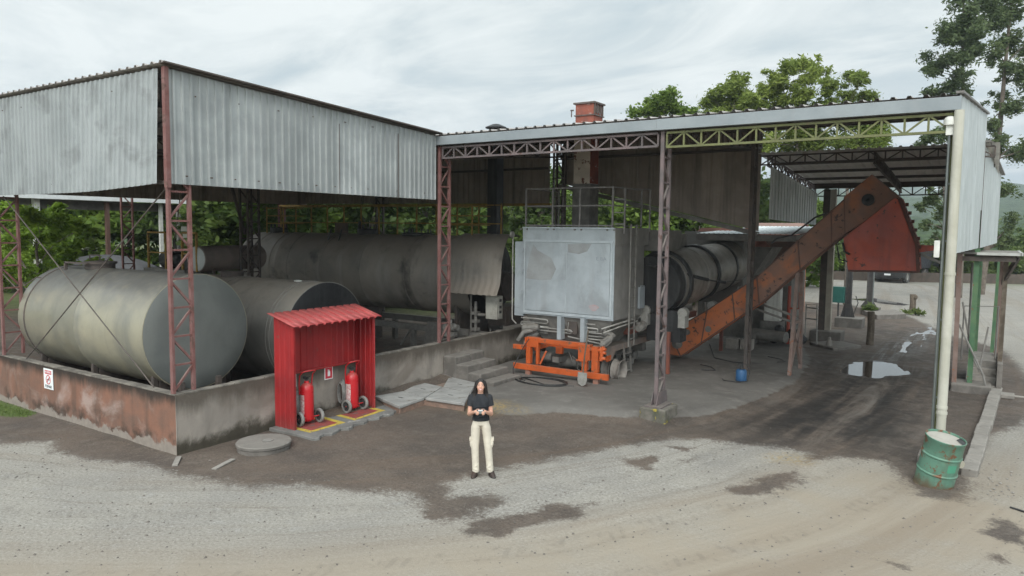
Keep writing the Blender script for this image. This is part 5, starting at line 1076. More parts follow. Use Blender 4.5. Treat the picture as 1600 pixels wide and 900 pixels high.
# hose
b = MB(); pts = [(1.55, 9.48, 1.12), (1.42, 9.42, .9), (1.28, 9.36, .6), (1.22, 9.2, .3), (1.4, 8.95, .14), (1.9, 8.75, .13)]
for k in range(60):
    a = k/60*2*math.pi*3.1+2.6; pts.append((2.35+.72*math.cos(a)*(1+.12*math.sin(k*.5)), 8.85+.42*math.sin(a)*(1+.1*math.cos(k*.7)), .13+.012*(k // 20)))
pts += [(2.6, 8.6, .13), (3.0, 8.75, .13), (3.3, 8.9, .13)]
tag(b.tube(pts, .014, 6).build('coiled_hose', mSOOT, None, smooth=60, loc=(2.3, 8.9, .1)), 'thin dark hose hanging from the orange frame and coiled on the slab', 'hose')
t = thing('pump_can', 'small blue pump can with black hose standing by the dark lattice column', 'pump', (6.58, 12.31, .11))
b = MB().lathe([(.001, 0), (.14, 0), (.145, .02), (.145, .26), (.12, .30), (.05, .31), (.001, .31)], (6.58, 12.31, .11), (0, 0, 1), 20); b.build('can', M('blue_can', (.03, .10, .22), (.02, .07, .16), 4, .5), t, smooth=40)
b = MB().cyl((6.58, 12.31, .41), (6.58, 12.31, .52), .05, None, 10); b.box((6.48, 12.28, .5), (6.62, 12.34, .56)); b.build('pump_head', mBLACK, t)
b = MB().tube([(6.58, 12.28, .55), (6.72, 12.2, .6), (6.84, 12.2, .4), (6.80, 12.1, .15), (6.6, 12.0, .12), (6.2, 12.0, .12), (6.1, 12.2, .12)], .012, 6); b.build('pump_hose', mBLACK, t, smooth=60)
for pts, lab in (([(4.6, 15.6, .5), (4.9, 15.2, .14), (5.6, 14.9, .12), (6.4, 15.2, .12)], 'dark cable on the slab hanging down under the conveyor'), ([(4.9, 13.9, .12), (5.3, 13.7, .12), (5.55, 13.3, .12), (5.2, 13.1, .12)], 'short bent dark cable end on the slab left of the blue can'), ([(6.2, 16.6, .12), (6.7, 16.3, .12), (6.9, 15.9, .12), (6.7, 15.7, .12)], 'curled cable on the slab behind the conveyor leg')):
    tag(MB().tube(pts, .014, 6).build('cable', mSOOT, None, smooth=60, loc=pts[0]), lab, 'cable')
# posts, stumps, blocks in the lane
mPOST = M('dark_steel_post', (.05, .05, .052), (.08, .075, .07), 4, .6, .1, .1, 30)
t = thing('steel_post', 'dark steel channel post with a green box behind the hopper', 'post', (6.85, 27.5, .4))
b = MB().box((6.72, 27.42, .4), (6.78, 27.58, 5.6)); b.box((6.92, 27.42, .4), (6.98, 27.58, 5.6)); b.box((6.78, 27.48, .4), (6.92, 27.52, 5.6)); b.build('channel', mPOST, t)
b = MB().prism([(6.55, 27.45, .4), (7.15, 27.45, .4), (7.0, 27.45, 1.0), (6.7, 27.45, 1.0)], (0, .02, 0)); b.build('gusset', mPOST, t)
b = MB().box((6.25, 27.2, 1.05), (6.72, 27.45, 1.75)); b.build('green_box', M('green_enclosure', (.03, .12, .10), (.025, .10, .085), 3, .5), t, bevel=.01)
b = MB().tube([(6.5, 27.2, .45), (6.5, 27.2, 1.05)], .04, 8); b.tube([(7.1, 27.2, .5), (7.3, 27.1, 1.1), (7.2, 27.1, 1.4)], .02, 6); b.build('conduit', mPOST, t)
t = thing('steel_post', 'slim steel channel post farthest back behind the hopper', 'post', (6.9, 33.5, .35))
b = MB().box((6.78, 33.42, .35), (6.84, 33.58, 5.6)); b.box((6.98, 33.42, .35), (7.04, 33.58, 5.6)); b.box((6.84, 33.48, .35), (6.98, 33.52, 5.6)); b.build('channel', mPOST, t)
b = MB().prism([(6.5, 33.5, .35), (7.3, 33.5, .35), (7.02, 33.5, .8), (6.8, 33.5, .8)], (0, .02, 0)); b.build('gusset', mPOST, t)
b = MB().tube([(7.1, 33.3, 0), (7.1, 33.3, 5.0)], .03, 6); b.build('conduit', mCONDUIT, t)
for x, y, h, r_, lab in ((8.42, 22.4, 1.22, .13, 'thick weathered timber stump post standing in the lane just beyond the main puddle'), (8.72, 35.2, 1.0, .15, 'weathered timber post with a knob by the low concrete plinth far down the lane')):
    t = thing('timber_post', lab, 'post', (x, y, 0), 0, 'timber posts in the lane')
    b = MB(); b.tube([(x, y, -.2), (x+.02, y, h*.5), (x, y+.01, h-.02), (x, y+.01, h)], [r_*1.06, r_*.97, r_*.98, r_*.9], 14); b.build('stake', mWOOD, t, smooth=50)
    if r_ > .14: b = MB().ball((x+.14, y-.1, h-.14), (.09, .09, .13), 8, 6); b.build('knob', mWOOD, t)
b = MB().prism([(6.7, 32.9, -.1), (7.6, 31.0, -.1), (8.7, 32.5, -.1), (8.0, 34.4, -.1)], (0, 0, .34)); tag(b.build('concrete_plinth', mCONCD, None, bevel=.03, loc=(7.7, 32.7, 0)), 'low weedy concrete plinth at the foot of the farthest post', 'plinth')
b = MB().prism([(6.6, 20.9, -.1), (7.6, 19.9, -.1), (8.3, 21.3, -.1), (7.3, 22.1, -.1)], (0, 0, .2)); tag(b.build('concrete_plinth', mCONCD, None, bevel=.03, loc=(7.4, 21, 0)), 'broken low concrete slab beside the timber stump post', 'plinth')
b = MB().lathe([(.001, 0), (.10, 0), (.11, .1), (.06, .26), (.05, .34), (.001, .36)], (7.35, 20.5, .05), (0, 0, 1), 12); tag(b.build('bottle', mCONC, None, smooth=50, loc=(7.35, 20.5, .05)), 'small pale bottle on the ground beside the thick column footing', 'bottle')

# ------------------------------------------------------------------ concrete stair with canopy on the right
t = thing('stair_platform', 'small concrete stair with railings, posts and a white edged roof on the right', 'stair', (12.0, 16.2, 0))
for k in range(4): b = MB().box((11.66, 15.25+k*.34, -.1), (12.34, 15.25+(k+1)*.34+(1.4 if k == 3 else .01), .17*(k+1))); b.build('stair_tread', mCONC, t, bevel=.015)
b = MB().box((12.345, 15.2, -.1), (12.47, 18.0, .78)); b.build('side_wall', mCONCD, t, bevel=.015)
for p, q, m_ in (((12.40, 15.7, .7), (12.40, 15.7, 3.55), mWOOD), ((12.33, 17.4, 0), (12.33, 17.4, 3.5), LEGM), ((12.22, 21.0, 0), (12.28, 21.0, 3.55), mGREENST), ((11.42, 15.0, 0), (11.38, 15.0, 3.75), LEGM)): b = MB().bar(p, q, .11, .11, (0, 1, 0)); b.build('post', m_, t)
b = MB(); b.tube([(11.5, 15.1, 2.35), (11.78, 15.3, .9), (11.95, 15.1, .6)], .025, 6); b.tube([(11.45, 15.1, 1.75), (12.05, 14.95, .5), (12.12, 14.95, .2)], .028, 6); b.tube([(11.95, 15.3, .5), (12.1, 15.9, 1.65)], .022, 6); b.tube([(11.5, 16.6, .6), (11.5, 16.6, 2.12), (12.3, 16.6, 2.16), (12.3, 16.6, .7)], .022, 6); b.tube([(11.62, 18, .7), (11.6, 18, 3.3)], .03, 6); b.build_split('railing', mMACH, t, smooth=50)
b = MB().box((11.35, 14.9, 3.62), (12.68, 18.6, 3.66)); b.build('roof', mMACH, t)
b = MB().box((11.75, 14.84, 3.60), (12.7, 14.90, 3.67)); b.box((12.68, 14.84, 3.60), (12.74, 18.6, 3.67)); b.build('roof_edge', M('dull_white_edge', (.42, .42, .40), (.34, .34, .32), 3, .6), t)
b = MB(); b.bar((12.38, 15.7, 2.9), (12.66, 15.3, 3.55), .07, .07); b.bar((12.33, 17.4, 2.7), (12.66, 17.0, 3.55), .07, .07); b.bar((11.4, 15.0, 3.5), (12.6, 15.0, 3.5), .08, .12); b.bar((11.4, 18.2, 3.5), (12.6, 18.2, 3.5), .08, .12); b.build_split('roof_bracket', mDARKST, t)

# ------------------------------------------------------------------ clutter behind the conveyor
t = thing('small_hut', 'low hut with a faded red sloping roof behind the conveyor', 'hut', (5.2, 21, 0))
b = MB().box((3.4, 20.4, 0), (6.0, 22.6, 2.7)); b.build('wall', mMACH, t)
b = MB().prism([(3.2, 20.0, 2.98), (6.4, 20.0, 2.82), (6.3, 22.9, 3.75), (3.2, 22.9, 3.9)], (0, 0, .05)); b.build('roof', mREDOLD, t)
b = MB().bar((6.25, 20.1, 2.75), (6.25, 22.8, 3.66), .08, .14); b.bar((3.3, 20.05, 2.88), (6.3, 20.05, 2.74), .08, .1); b.build('rafter', mMACH, t)
t = thing('brick_building', 'small orange brick building with red roofing far behind the conveyor', 'building', (3.2, 31, 0))
b = MB().box((.6, 30, 0), (4.0, 32.5, 4.0)); b.build('wall', M('orange_brick', (.34, .15, .09), (.27, .12, .08), 6, .9, 0, .2), t)
b = MB().prism([(.4, 29.7, 4.0), (4.2, 29.7, 4.0), (4.2, 31.3, 4.5), (.4, 31.3, 4.5)], (0, 0, .08)); b.prism([(.4, 32.8, 4.0), (4.2, 32.8, 4.0), (4.2, 31.3, 4.5), (.4, 31.3, 4.5)], (0, 0, .08)); b.build('roof', mREDOLD, t)
b = MB().box((2.0, 29.96, 0), (2.9, 29.99, 2.1)); b.build('door', mWOOD, t)
t = thing('electric_cabinet', 'pale standing cabinet under the conveyor beside a red pipe', 'cabinet', (5.5, 20.0, .1))
b = MB().box((5.2, 19.8, .9), (5.75, 20.2, 2.3)); b.build('body', mWHITE, t, bevel=.01)
b = MB().box((5.25, 19.77, .95), (5.7, 19.795, 2.25)); b.build('door', mWHITE, t, bevel=.005)
b = MB().box((5.1, 19.75, .1), (5.85, 20.25, .9)); b.build('stand', mMACH, t)
b = MB(); b.tube([(6.05, 19.9, .1), (6.05, 19.9, 2.2)], .06, 8); b.tube([(6.05, 19.9, 1.4), (6.4, 19.9, 1.4), (6.4, 19.9, 2.0)], .04, 8); tag(b.build('red_standpipe', mHOPPER, None, smooth=50, loc=(6.05, 19.9, .1)), 'upright red pipe with a side branch next to the pale cabinet', 'pipe')
t = thing('scrap_heap', 'heap of dark machine scrap and drums behind the conveyor leg', 'scrap', (6.3, 19.3, .1))
b = MB()
for k in range(14): x = rng.uniform(5.6, 6.7); y = rng.uniform(18.8, 20.2); s = rng.uniform(.08, .22); b.ball((x, y, .1+s*.6+rng.random()*.5), (s, s*.8, s*.9), 7, 5)
b.build_split('scrap', mSOOT, t)
b = MB().cyl((4.7, 19.4, .45), (6.2, 19.0, .45), .2, None, 16); b.bar((5.0, 19.2, .1), (5.0, 19.2, .5), .3, .3); b.build('roller', mMACH, t)
b = MB()
for k in range(3): b.tube([(6.5, 20.6-.1*k, .1), (6.5, 20.6-.1*k, 1.5), (6.9, 20.4-.1*k, 1.55), (6.95, 20.4-.1*k, .1)] if k == 0 else [(6.5, 20.6, .6+.4*k), (6.95, 20.4, .6+.4*k)], .025, 6)
b.build('rack', mPIPE, t)
for x, y, lab in ((4.75, 17.6, 'concrete block on the slab under the conveyor, the left one of two'), (5.2, 17.75, 'concrete block on the slab under the conveyor, the right one of two')):
    b = MB().box((x-.2, y-.15, .1), (x+.2, y+.2, .46)); tag(b.build('concrete_block', mCONC, None, bevel=.02, loc=(x, y, .1)), lab, 'block', 'concrete blocks under the conveyor')
t = thing('feed_bins', 'dark cold feed machinery with a red chute behind the dryer drum', 'machine', (4.5, 18.5, 0))
b = MB().prism([(2.8, 18.2, 2.6), (5.2, 18.2, 2.6), (5.8, 18.2, 3.6), (2.4, 18.2, 3.6)], (0, 1.5, 0)); b.box((3.2, 18.4, 0), (3.4, 18.6, 2.6)); b.box((4.9, 18.4, 0), (5.1, 18.6, 2.6)); b.box((3.2, 19.3, 0), (3.4, 19.5, 2.6)); b.build('bin', mMACH, t)
b = MB().prism([(2.4, 18.0, 3.62), (5.8, 18.0, 3.62), (5.2, 18.0, 4.25), (3.4, 18.0, 4.25)], (0, .1, 0)); b.build('red_chute', mREDOLD, t)

# ------------------------------------------------------------------ far yard wall and truck
mEARTH = M('earthy_wall', (.11, .085, .07), (.075, .062, .052), 1.2, .95, 0, .3, 8, streak=((.05, .045, .04), .6, 1))
t = thing('boundary_wall', 'long low dark boundary wall along the far edge of the yard', 'wall', (6, 63, 0))
P_ = [(-40, 58.0), (-5, 61.9), (.35, 61.4), (7, 63.4), (14, 66.6), (26, 71.5), (45, 78)]
for k in range(len(P_)-1):
    h = .62+.06*k; b = MB().bar((P_[k][0], P_[k][1], h/2-.1), (P_[k+1][0], P_[k+1][1], h/2-.1), .3, h+.2); b.build('wall_panel', mEARTH, t)
t = thing('tipper_truck', 'dark truck parked at the far side of the yard behind the hopper', 'truck', (4.8, 60.5, 0), R(-14))
mTRK = M('truck_body_paint', (.06, .062, .07), (.05, .05, .055), 3, .4); mGLS = M('dark_glass', (.02, .025, .03), None, 1, .1, 0, 0)
b = MB().box((-1.2, 0, .95), (1.2, 1.9, 2.75)); b.prism([(-1.2, .0, 2.75), (1.2, .0, 2.75), (1.1, .35, 3.1), (-1.1, .35, 3.1)], (0, 1.4, 0)); cb = b.build('cab', mTRK, t, bevel=.05, local=True)
b = MB().box((-1.08, -.02, 1.85), (1.08, .012, 2.65)); b.build('windscreen', mGLS, cb, local=True)
b = MB().box((-1.25, -.22, .42), (1.25, .3, .98)); b.box((-.9, -.16, .30), (.9, .2, .42)); bp = b.build('bumper', mBLACK, t, bevel=.04, local=True)
b = MB().box((-.25, -.228, .62), (.25, -.22, .76)); b.build('number_plate', mSIGNW, bp, local=True)
for s in (-1, 1): b = MB().box((s*.95-.2, -.03, 1.0), (s*.95+.2, .02, 1.2)); b.build('headlight', mGALVT, cb, local=True)
b = MB().box((.4, -.05, .36), (.95, .0, .44)); b.box((-.8, -.02, 1.3), (.8, .0, 1.6)); b.build('grille', M('pale_grille', (.35, .35, .34), None, 1, .5), cb, local=True)
b = MB().box((-.45, 1.9, .75), (.45, 8.0, 1.0)); b.build('chassis', mBLACK, t, local=True)
b = MB().box((-1.25, 2.2, 1.1), (1.25, 8.2, 2.6)); b.build('tipper_body', mTRK, t, bevel=.04, local=True)
for x in (-1.05, 1.05):
    for y in (.9, 5.2, 6.5):
        b = MB().lathe([(.30, -.15), (.50, -.15), (.52, -.12), (.52, .12), (.50, .15), (.30, .15)], (x, y, .52), (1, 0, 0), 24, closed=True); w = b.build('wheel', mRUBBER, t, smooth=40, local=True)
        b = MB().lathe([(.30, -.1), (.30, .12), (.2, .06), (.001, .08)], (x, y, .52), (1 if x > 0 else -1, 0, 0), 18); b.build('rim', mPIPE, w, local=True)

# ------------------------------------------------------------------ vegetation
def leaf_mat(name, c1, c2, tr=.42):
    mt = bpy.data.materials.new(name); mt.use_nodes = True; nt = mt.node_tree; nt.nodes.clear()
    a = N(nt, 'ShaderNodeAttribute', attribute_name='tone').outputs['Fac']
    rn = N(nt, 'ShaderNodeObjectInfo').outputs['Random']
    col = mix(nt, a, c1, c2); col = mix(nt, mth(nt, 'MULTIPLY', rn, .45), col, (c1[0]*.7, c1[1]*.75, c1[2]*.8))
    d = N(nt, 'ShaderNodeBsdfPrincipled', {'Base Color': col, 'Roughness': .6, 'Specular IOR Level': .25}); t_ = N(nt, 'ShaderNodeBsdfTranslucent', {'Color': col})
    m_ = N(nt, 'ShaderNodeMixShader', {0: tr, 1: d.outputs[0], 2: t_.outputs[0]}); N(nt, 'ShaderNodeOutputMaterial', {0: m_.outputs[0]}); return mt
mLF_DARK = leaf_mat('dark_leaves', (.055, .095, .025), (.155, .215, .05))
mLF_MID = leaf_mat('mid_green_leaves', (.085, .145, .025), (.24, .33, .06))
mLF_BRIGHT = leaf_mat('bright_leaves', (.13, .22, .02), (.32, .44, .06), .35)
mLF_EUC = leaf_mat('eucalyptus_leaves', (.075, .11, .05), (.20, .25, .11))
mLF_OLIVE = leaf_mat('olive_leaves', (.13, .18, .035), (.31, .37, .085))
mLF_GRASSY = leaf_mat('weedy_leaves', (.07, .11, .03), (.18, .22, .07))
def leaves(name, clusters, n, size, mat, droop=0.0, elong=2.0, flat=.75, sub=5):
    C_ = np.array(clusters, float); w = C_[:, 3]**2; w /= w.sum()
    # every cluster breaks into a few leafy sprays with gaps between them
    idx0 = np.repeat(np.arange(len(C_)), sub); u = rng.normal(size=(len(idx0), 3)); u /= np.linalg.norm(u, axis=1)[:, None]
    sc_ = C_[idx0, :3]+u*np.array([1, 1, flat])*(C_[idx0, 3]*rng.uniform(.3, 1.35, len(idx0)))[:, None]; sr = C_[idx0, 3]*rng.uniform(.22, .7, len(idx0))
    ww = sr**2; ww /= ww.sum(); k = rng.choice(len(sc_), n, p=ww)
    q = rng.normal(size=(n, 3))*.55
    p = sc_[k]+q*(sr[k])[:, None]*np.array([1, 1, flat]); p[:, 2] -= droop*rng.random(n)*sr[k]
    d = rng.normal(size=(n, 3)); d[:, 2] = d[:, 2]*.5-droop*1.2; d /= np.linalg.norm(d, axis=1)[:, None]
    e = np.cross(d, rng.normal(size=(n, 3))); e /= np.linalg.norm(e, axis=1)[:, None]
    s = size*(.45+1.25*rng.random(n)**1.6)[:, None]*1.1; a = d*s*elong*.5; c = e*s*.5
    V_ = np.stack([p-a, p+c*.9-a*.1, p+a, p-c*.9-a*.1], 1).reshape(-1, 3)
    me = bpy.data.meshes.new(name); me.vertices.add(4*n); me.vertices.foreach_set('co', V_.astype(np.float32).ravel())
    me.loops.add(4*n); me.polygons.add(n); me.loops.foreach_set('vertex_index', np.arange(4*n, dtype=np.int32)); me.polygons.foreach_set('loop_start', (np.arange(n)*4).astype(np.int32))
    me.update(calc_edges=True)
    tone = np.clip(.45+.25*rng.normal(size=n)+.35*(rng.random(len(sc_))[k]-.5), 0, 1)
    at_ = me.attributes.new('tone', 'FLOAT', 'POINT'); at_.data.foreach_set('value', np.repeat(tone, 4).astype(np.float32)); me.materials.append(mat); return me
def limbs(clusters, base, top, r, fork=.45, lean=(0, 0), bow=.1):
    b = MB(); T = Vector(top); B_ = Vector(base); n = 7; tp = []
    for i in range(n+1):
        f = i/n; p = B_.lerp(T, f)+Vector((math.sin(f*5+lean[0])*bow, math.cos(f*4+lean[1])*bow-bow, 0)); tp.append(p)
    b.tube(tp, [r*(1-.8*i/n) for i in range(n+1)], 9)
    for c in clusters:
        c_ = Vector(c[:3]); best = min(range(1, n), key=lambda i: abs(tp[i].z-(c_.z-fork*(c_-tp[i]).to_2d().length-.3*c[3]))+.15*(tp[i]-c_).length); s = tp[best]
        m_ = s.lerp(c_, .5)+Vector((rng.uniform(-.15, .15), rng.uniform(-.15, .15), rng.uniform(0, .25))); rr = max(.012, r*(1-.8*best/n)*.38)
        b.tube([s, m_, c_], [rr, rr*.65, rr*.25], 5)
        for _ in range(3):
            u = Vector(rng.normal(size=3)).normalized()*c[3]*.8; b.tube([m_.lerp(c_, .6), c_+u*.5, c_+u], [rr*.4, rr*.25, rr*.1], 4)
    return b
def tree(name, label, loc, clusters, n, size, mat, r, top, group=None, droop=0., elong=2., flat=.75, bark=mBARK, sub=5, cat='tree'):
    t = thing(name, label, cat, loc, 0, group)
    me = leaves('crown', clusters, n, size, mat, droop, elong, flat, sub); o = bpy.data.objects.new('crown', me); COL.objects.link(o); o.parent = t
    limbs(clusters, (0, 0, -.1), top, r).build('trunk', bark, t, smooth=60, local=True); return t
def crown_pts(n, rx, ry, rz, zc, rmin, rmax):
    out_ = []
    for _ in range(n):
        u = rng.normal(size=3); u /= np.linalg.norm(u); f = rng.uniform(.45, 1)
        out_.append((u[0]*rx*f, u[1]*ry*f, zc+u[2]*rz*f, rng.uniform(rmin, rmax)))
    return out_
A = [(-1.4, -1.0, 16.5, 0.81), (-0.3, -0.6, 17.8, 0.8), (0.4, 0.7, 18.6, 0.81), (-1.9, 0.2, 15.5, 0.71), (-0.8, -1.0, 15.2, 0.8), (-1.5, -0.2, 14.0, 0.66), (-2.0, -0.1, 13.3, 0.54), (-0.5, -0.8, 14.0, 0.72), (0.0, 0.6, 15.9, 0.74), (0.4, -0.9, 16.7, 0.79), (-0.8, -0.3, 16.9, 0.73), (-0.9, 0.0, 12.9, 0.58), (-2.3, -0.2, 14.7, 0.5), (-0.2, 0.2, 19.7, 1.01), (0.5, 0.6, 20.8, 1.01), (-0.4, 1.1, 13.1, 0.5)]
B = [(0.1, -0.5, 18.2, 0.93), (0.9, 0.4, 18.6, 0.93), (0.7, 0.5, 17.1, 0.85), (1.3, -0.5, 15.2, 0.75), (-0.1, -1.2, 16.0, 0.76), (0.4, 1.1, 13.3, 0.79), (1.1, -0.5, 12.4, 0.76), (1.5, -0.4, 14.6, 0.75), (1.5, 0.9, 9.9, 0.86), (0.5, 0.2, 10.5, 0.78), (0.5, -0.1, 20.0, 1.06), (1.3, 0.7, 20.8, 1.06), (-0.1, -1.1, 21.8, 1.04), (2.2, 0.5, 17.0, 1.05), (2.2, -0.3, 13.1, 1.04), (2.6, -1.0, 9.7, 0.83), (0.6, 0.4, 14.6, 0.6), (1.2, 1.0, 7.0, 0.78), (1.7, -0.7, 5.0, 0.68), (1.1, 0.3, 3.7, 0.61), (-0.1, -0.5, 11.6, 0.6)]
Cc = [(-1.1, 0.6, 10.1, 0.47), (-1.6, 0.5, 9.8, 0.39), (-0.5, -0.7, 10.2, 0.46), (-1.1, 0.8, 6.5, 0.55), (-0.4, 0.4, 5.5, 0.47), (-0.7, 0.4, 4.0, 0.55), (-0.2, 0.8, 7.1, 0.55), (-1.1, -0.2, 4.7, 0.35), (-0.1, 0.6, 3.3, 0.47), (-1.6, 0.9, 5.8, 0.32), (0.4, -1.0, 5.8, 0.45), (-0.1, 0.8, 8.6, 0.39)]
tree('eucalyptus_tree', 'tall thin eucalyptus behind the end cladding, the left one of the tall pair', (10.28, 48, 0), A, 19000, .09, mLF_EUC, .22, (-.6, 0, 19.5), 'tall eucalyptus trees', .35, 2.6, .8, sub=7)
tree('eucalyptus_tree', 'tallest eucalyptus with trunk at the right edge behind the end cladding', (11.41, 52, 0), B, 24000, .09, mLF_EUC, .26, (.9, 0, 21.5), 'tall eucalyptus trees', .35, 2.6, .8, sub=7)
tree('young_tree', 'slender sparse tree seen left of the white downpipe beneath the rear roof', (9.7, 44, 0), Cc, 7500, .085, mLF_EUC, .12, (-.5, 0, 10.2), None, .3, 2.4, .8, sub=6)
M1 = [(-0.4, -0.3, 11.8, 0.79), (0.4, -0.0, 12.0, 0.71), (-1.0, -0.8, 11.3, 0.71), (0.8, 0.5, 11.4, 0.63), (0.1, -0.5, 12.3, 0.47), (-1.0, 0.9, 10.8, 0.89), (0.8, -0.5, 10.3, 0.85), (1.7, 0.1, 11.1, 0.47), (-0.1, -0.2, 9.3, 0.87)]
M2 = [(-2.0, 0.3, 12.0, 0.6), (-1.1, -0.7, 12.7, 0.55), (-1.5, -0.8, 12.3, 0.47), (-0.6, 0.6, 13.3, 0.63), (-0.1, 0.6, 12.4, 0.63), (0.6, 0.2, 11.9, 0.58), (-1.0, 1.0, 12.0, 0.6), (1.2, -0.7, 11.2, 0.49), (-0.3, 0.8, 13.7, 0.44), (-0.9, -0.8, 11.2, 0.7), (0.2, 1.1, 10.9, 0.8), (-0.4, 0.3, 10.1, 0.79), (-2.0, 0.3, 11.2, 0.56)]
M3 = [(-0.5, 1.1, 14.1, 0.57), (0.3, 0.7, 14.0, 0.52), (0.8, 0.7, 13.5, 0.41), (-0.7, -1.1, 13.4, 0.51), (-1.4, -0.3, 13.0, 0.49), (-0.4, -1.0, 12.6, 0.55), (0.1, -0.7, 11.9, 0.51), (-0.9, -0.7, 11.8, 0.56), (-2.1, 0.9, 13.7, 0.35), (-0.2, -0.9, 11.2, 0.51), (0.2, -0.5, 12.8, 0.33), (-1.4, -0.0, 11.0, 0.61), (-0.3, 0.8, 10.7, 0.69), (-0.9, 1.1, 9.4, 0.77), (0.5, 0.5, 9.2, 0.75), (-1.4, -0.7, 9.2, 0.68)]
M4 = [(-1.0, 0.1, 12.6, 0.51), (-0.4, 0.5, 13.0, 0.44), (0.4, -1.1, 12.3, 0.38), (0.4, 0.4, 11.9, 0.36), (-1.2, -0.3, 11.8, 0.47), (-0.4, 0.2, 11.8, 0.51), (-1.8, 0.4, 11.5, 0.48), (0.2, 0.4, 11.1, 0.51), (-0.9, 0.1, 10.8, 0.58), (1.2, 0.1, 11.3, 0.32), (-1.0, -0.7, 9.0, 0.65), (0.1, -0.0, 9.1, 0.65), (1.2, -0.9, 8.9, 0.56), (1.7, -0.0, 9.4, 0.32), (1.4, 0.1, 10.3, 0.32), (1.8, 0.7, 8.7, 0.29)]
M2 += [(x+rng.uniform(-.6, .6), rng.uniform(-1, 1), z, r) for x, z, r in ((-1.8, 11.4, .7), (-.6, 12.0, .8), (.4, 11.4, .8), (1.4, 10.6, .7), (.9, 11.6, .6), (-1.2, 10.6, .8), (1.9, 11.6, .5), (-.2, 12.8, .6))]
M3 += [(x+rng.uniform(-.5, .5), rng.uniform(-1, 1), z, r) for x, z, r in ((-2.2, 11.8, .7), (-1.9, 10.8, .8), (-.8, 12.6, .7), (.3, 13.2, .6), (.6, 11.6, .7), (1.1, 10.8, .8), (-.3, 10.0, .9), (-1.3, 12.4, .6), (1.2, 12.6, .4))]
M4 += [(x+rng.uniform(-.5, .5), rng.uniform(-1, 1), z, r) for x, z, r in ((-2.0, 10.6, .8), (-1.0, 11.4, .7), (.2, 11.6, .6), (.9, 10.7, .6), (-.3, 9.9, .9), (1.0, 9.6, .7), (-1.6, 9.6, .8), (.5, 12.6, .4))]
tree('broadleaf_tree', 'dense round green tree above the roof right of the red stack', (-5.27, 36, 0), M1, 17000, .10, mLF_MID, .25, (0, 0, 10.5), None, 0, 1.7, .8)
tree('roadside_tree', 'olive green tree above the roof, second from the stack, with loose upright sprays', (-1.26, 38, 0), M2, 24000, .085, mLF_OLIVE, .2, (-.3, 0, 12), 'loose crowned trees above the roof', .2, 2.3, .8, sub=6)
tree('roadside_tree', 'tallest loose crowned tree above the roof, arching to the right at its top', (2.33, 38, 0), M3, 26000, .085, mLF_OLIVE, .2, (-.2, 0, 12.8), 'loose crowned trees above the roof', .35, 2.4, .8, sub=6)
tree('roadside_tree', 'thin loose crowned tree above the roof, nearest the lime truss end', (5.12, 38, 0), M4, 22000, .08, mLF_OLIVE, .16, (-.4, 0, 12), 'loose crowned trees above the roof', .35, 2.4, .8, sub=6)
AC = [(-2.0, -0.2, 4.5, 0.51), (1.7, -1.0, 4.4, 0.42), (1.2, 0.1, 4.1, 0.44), (-0.4, -0.6, 3.6, 0.54), (-1.0, 0.5, 3.3, 0.56), (2.3, -0.2, 3.3, 0.43), (3.1, -0.2, 4.0, 0.31), (-4.5, 0.8, 2.5, 0.61), (0.0, -0.2, 2.4, 0.54), (2.0, -0.3, 2.7, 0.39), (-2.4, -0.3, 3.4, 0.52), (3.0, -0.0, 3.4, 0.21), (5.3, -0.8, 3.0, 0.18), (4.2, -.5, 3.0, .2), (0.6, 0.1, 3.8, 0.45), (-6.3, 0.8, 4.4, 0.66), (-4.9, 0.1, 2.8, 0.63), (-2.2, 0.5, 4.1, 0.43), (.4, .3, 4.5, .4)]
tree('feathery_tree', 'bright yellow green feathery tree behind the left end of the tan tank', (-15.94, 5.0, 0), AC, 22000, .07, mLF_BRIGHT, .12, (0, 0, 3.8), None, .15, 2.4, .6, sub=8)
# woodland behind the sheds: two kinds, copied
protoA = tree('wood_tree', 'dark green tree in the wood behind the sheds', (-18.1, 16.3, 0), crown_pts(22, 2.6, 2.6, 2.3, 4.6, .7, 1.2)+crown_pts(10, 2.6, 2.6, .8, 1.6, .6, .9), 9000, .2, mLF_DARK, .2, (0, 0, 5.5), 'dark trees in the wood behind the sheds', .1, 1.7)
protoB = tree('wood_tree', 'lighter green tree in the wood behind the sheds', (-17.8, 20.0, 0), crown_pts(20, 2.3, 2.3, 2.0, 4.2, .6, 1.1)+crown_pts(10, 2.4, 2.4, .8, 1.5, .6, .9), 9000, .19, mLF_MID, .18, (0, 0, 5), 'lighter trees in the wood behind the sheds', .1, 1.8)
def put(proto, x, y, s, rz):
    c = copy_tree(proto); c.location = (x, y, 0); c.scale = (s, s, s*rng.uniform(.9, 1.15)); c.rotation_euler = (0, 0, rz); return c
for k, (x, y) in enumerate([(-20.7, 16.4), (-19.0, 19.0), (-13.9, 18.9), (-14.7, 21.5), (-13.2, 22.9), (-13.5, 25.3), (-8.6, 26.5), (-6.9, 28.5), (-5.0, 29.8), (-3.0, 28.6), (-0.8, 29.5)]):
    put((protoA, protoB)[k % 2], x, y, rng.uniform(.8, .98), rng.uniform(0, 6))
for k, (x, y) in enumerate([(-44, 8.5), (-40.5, 12), (-44.7, 15.0), (-36.3, 13.7), (-34.4, 16.1), (-34.9, 18.6), (-32.5, 20.4), (-32.1, 23.2), (-30.8, 25.3), (-33, 29.4), (-26.8, 26.3), (-27.6, 30.5), (-27.7, 34.7), (-24.2, 37.7), (-17.1, 36.2), (-14.3, 39.7), (-11.7, 43.8), (-9.6, 39.2), (-9.7, 45.2), (-5.4, 43.6), (-3.1, 47.2), (-.8, 50)]):
    put((protoA, protoB)[(k*2+k//3) % 2], x, y, rng.uniform(1.0, 1.25), rng.uniform(0, 6))
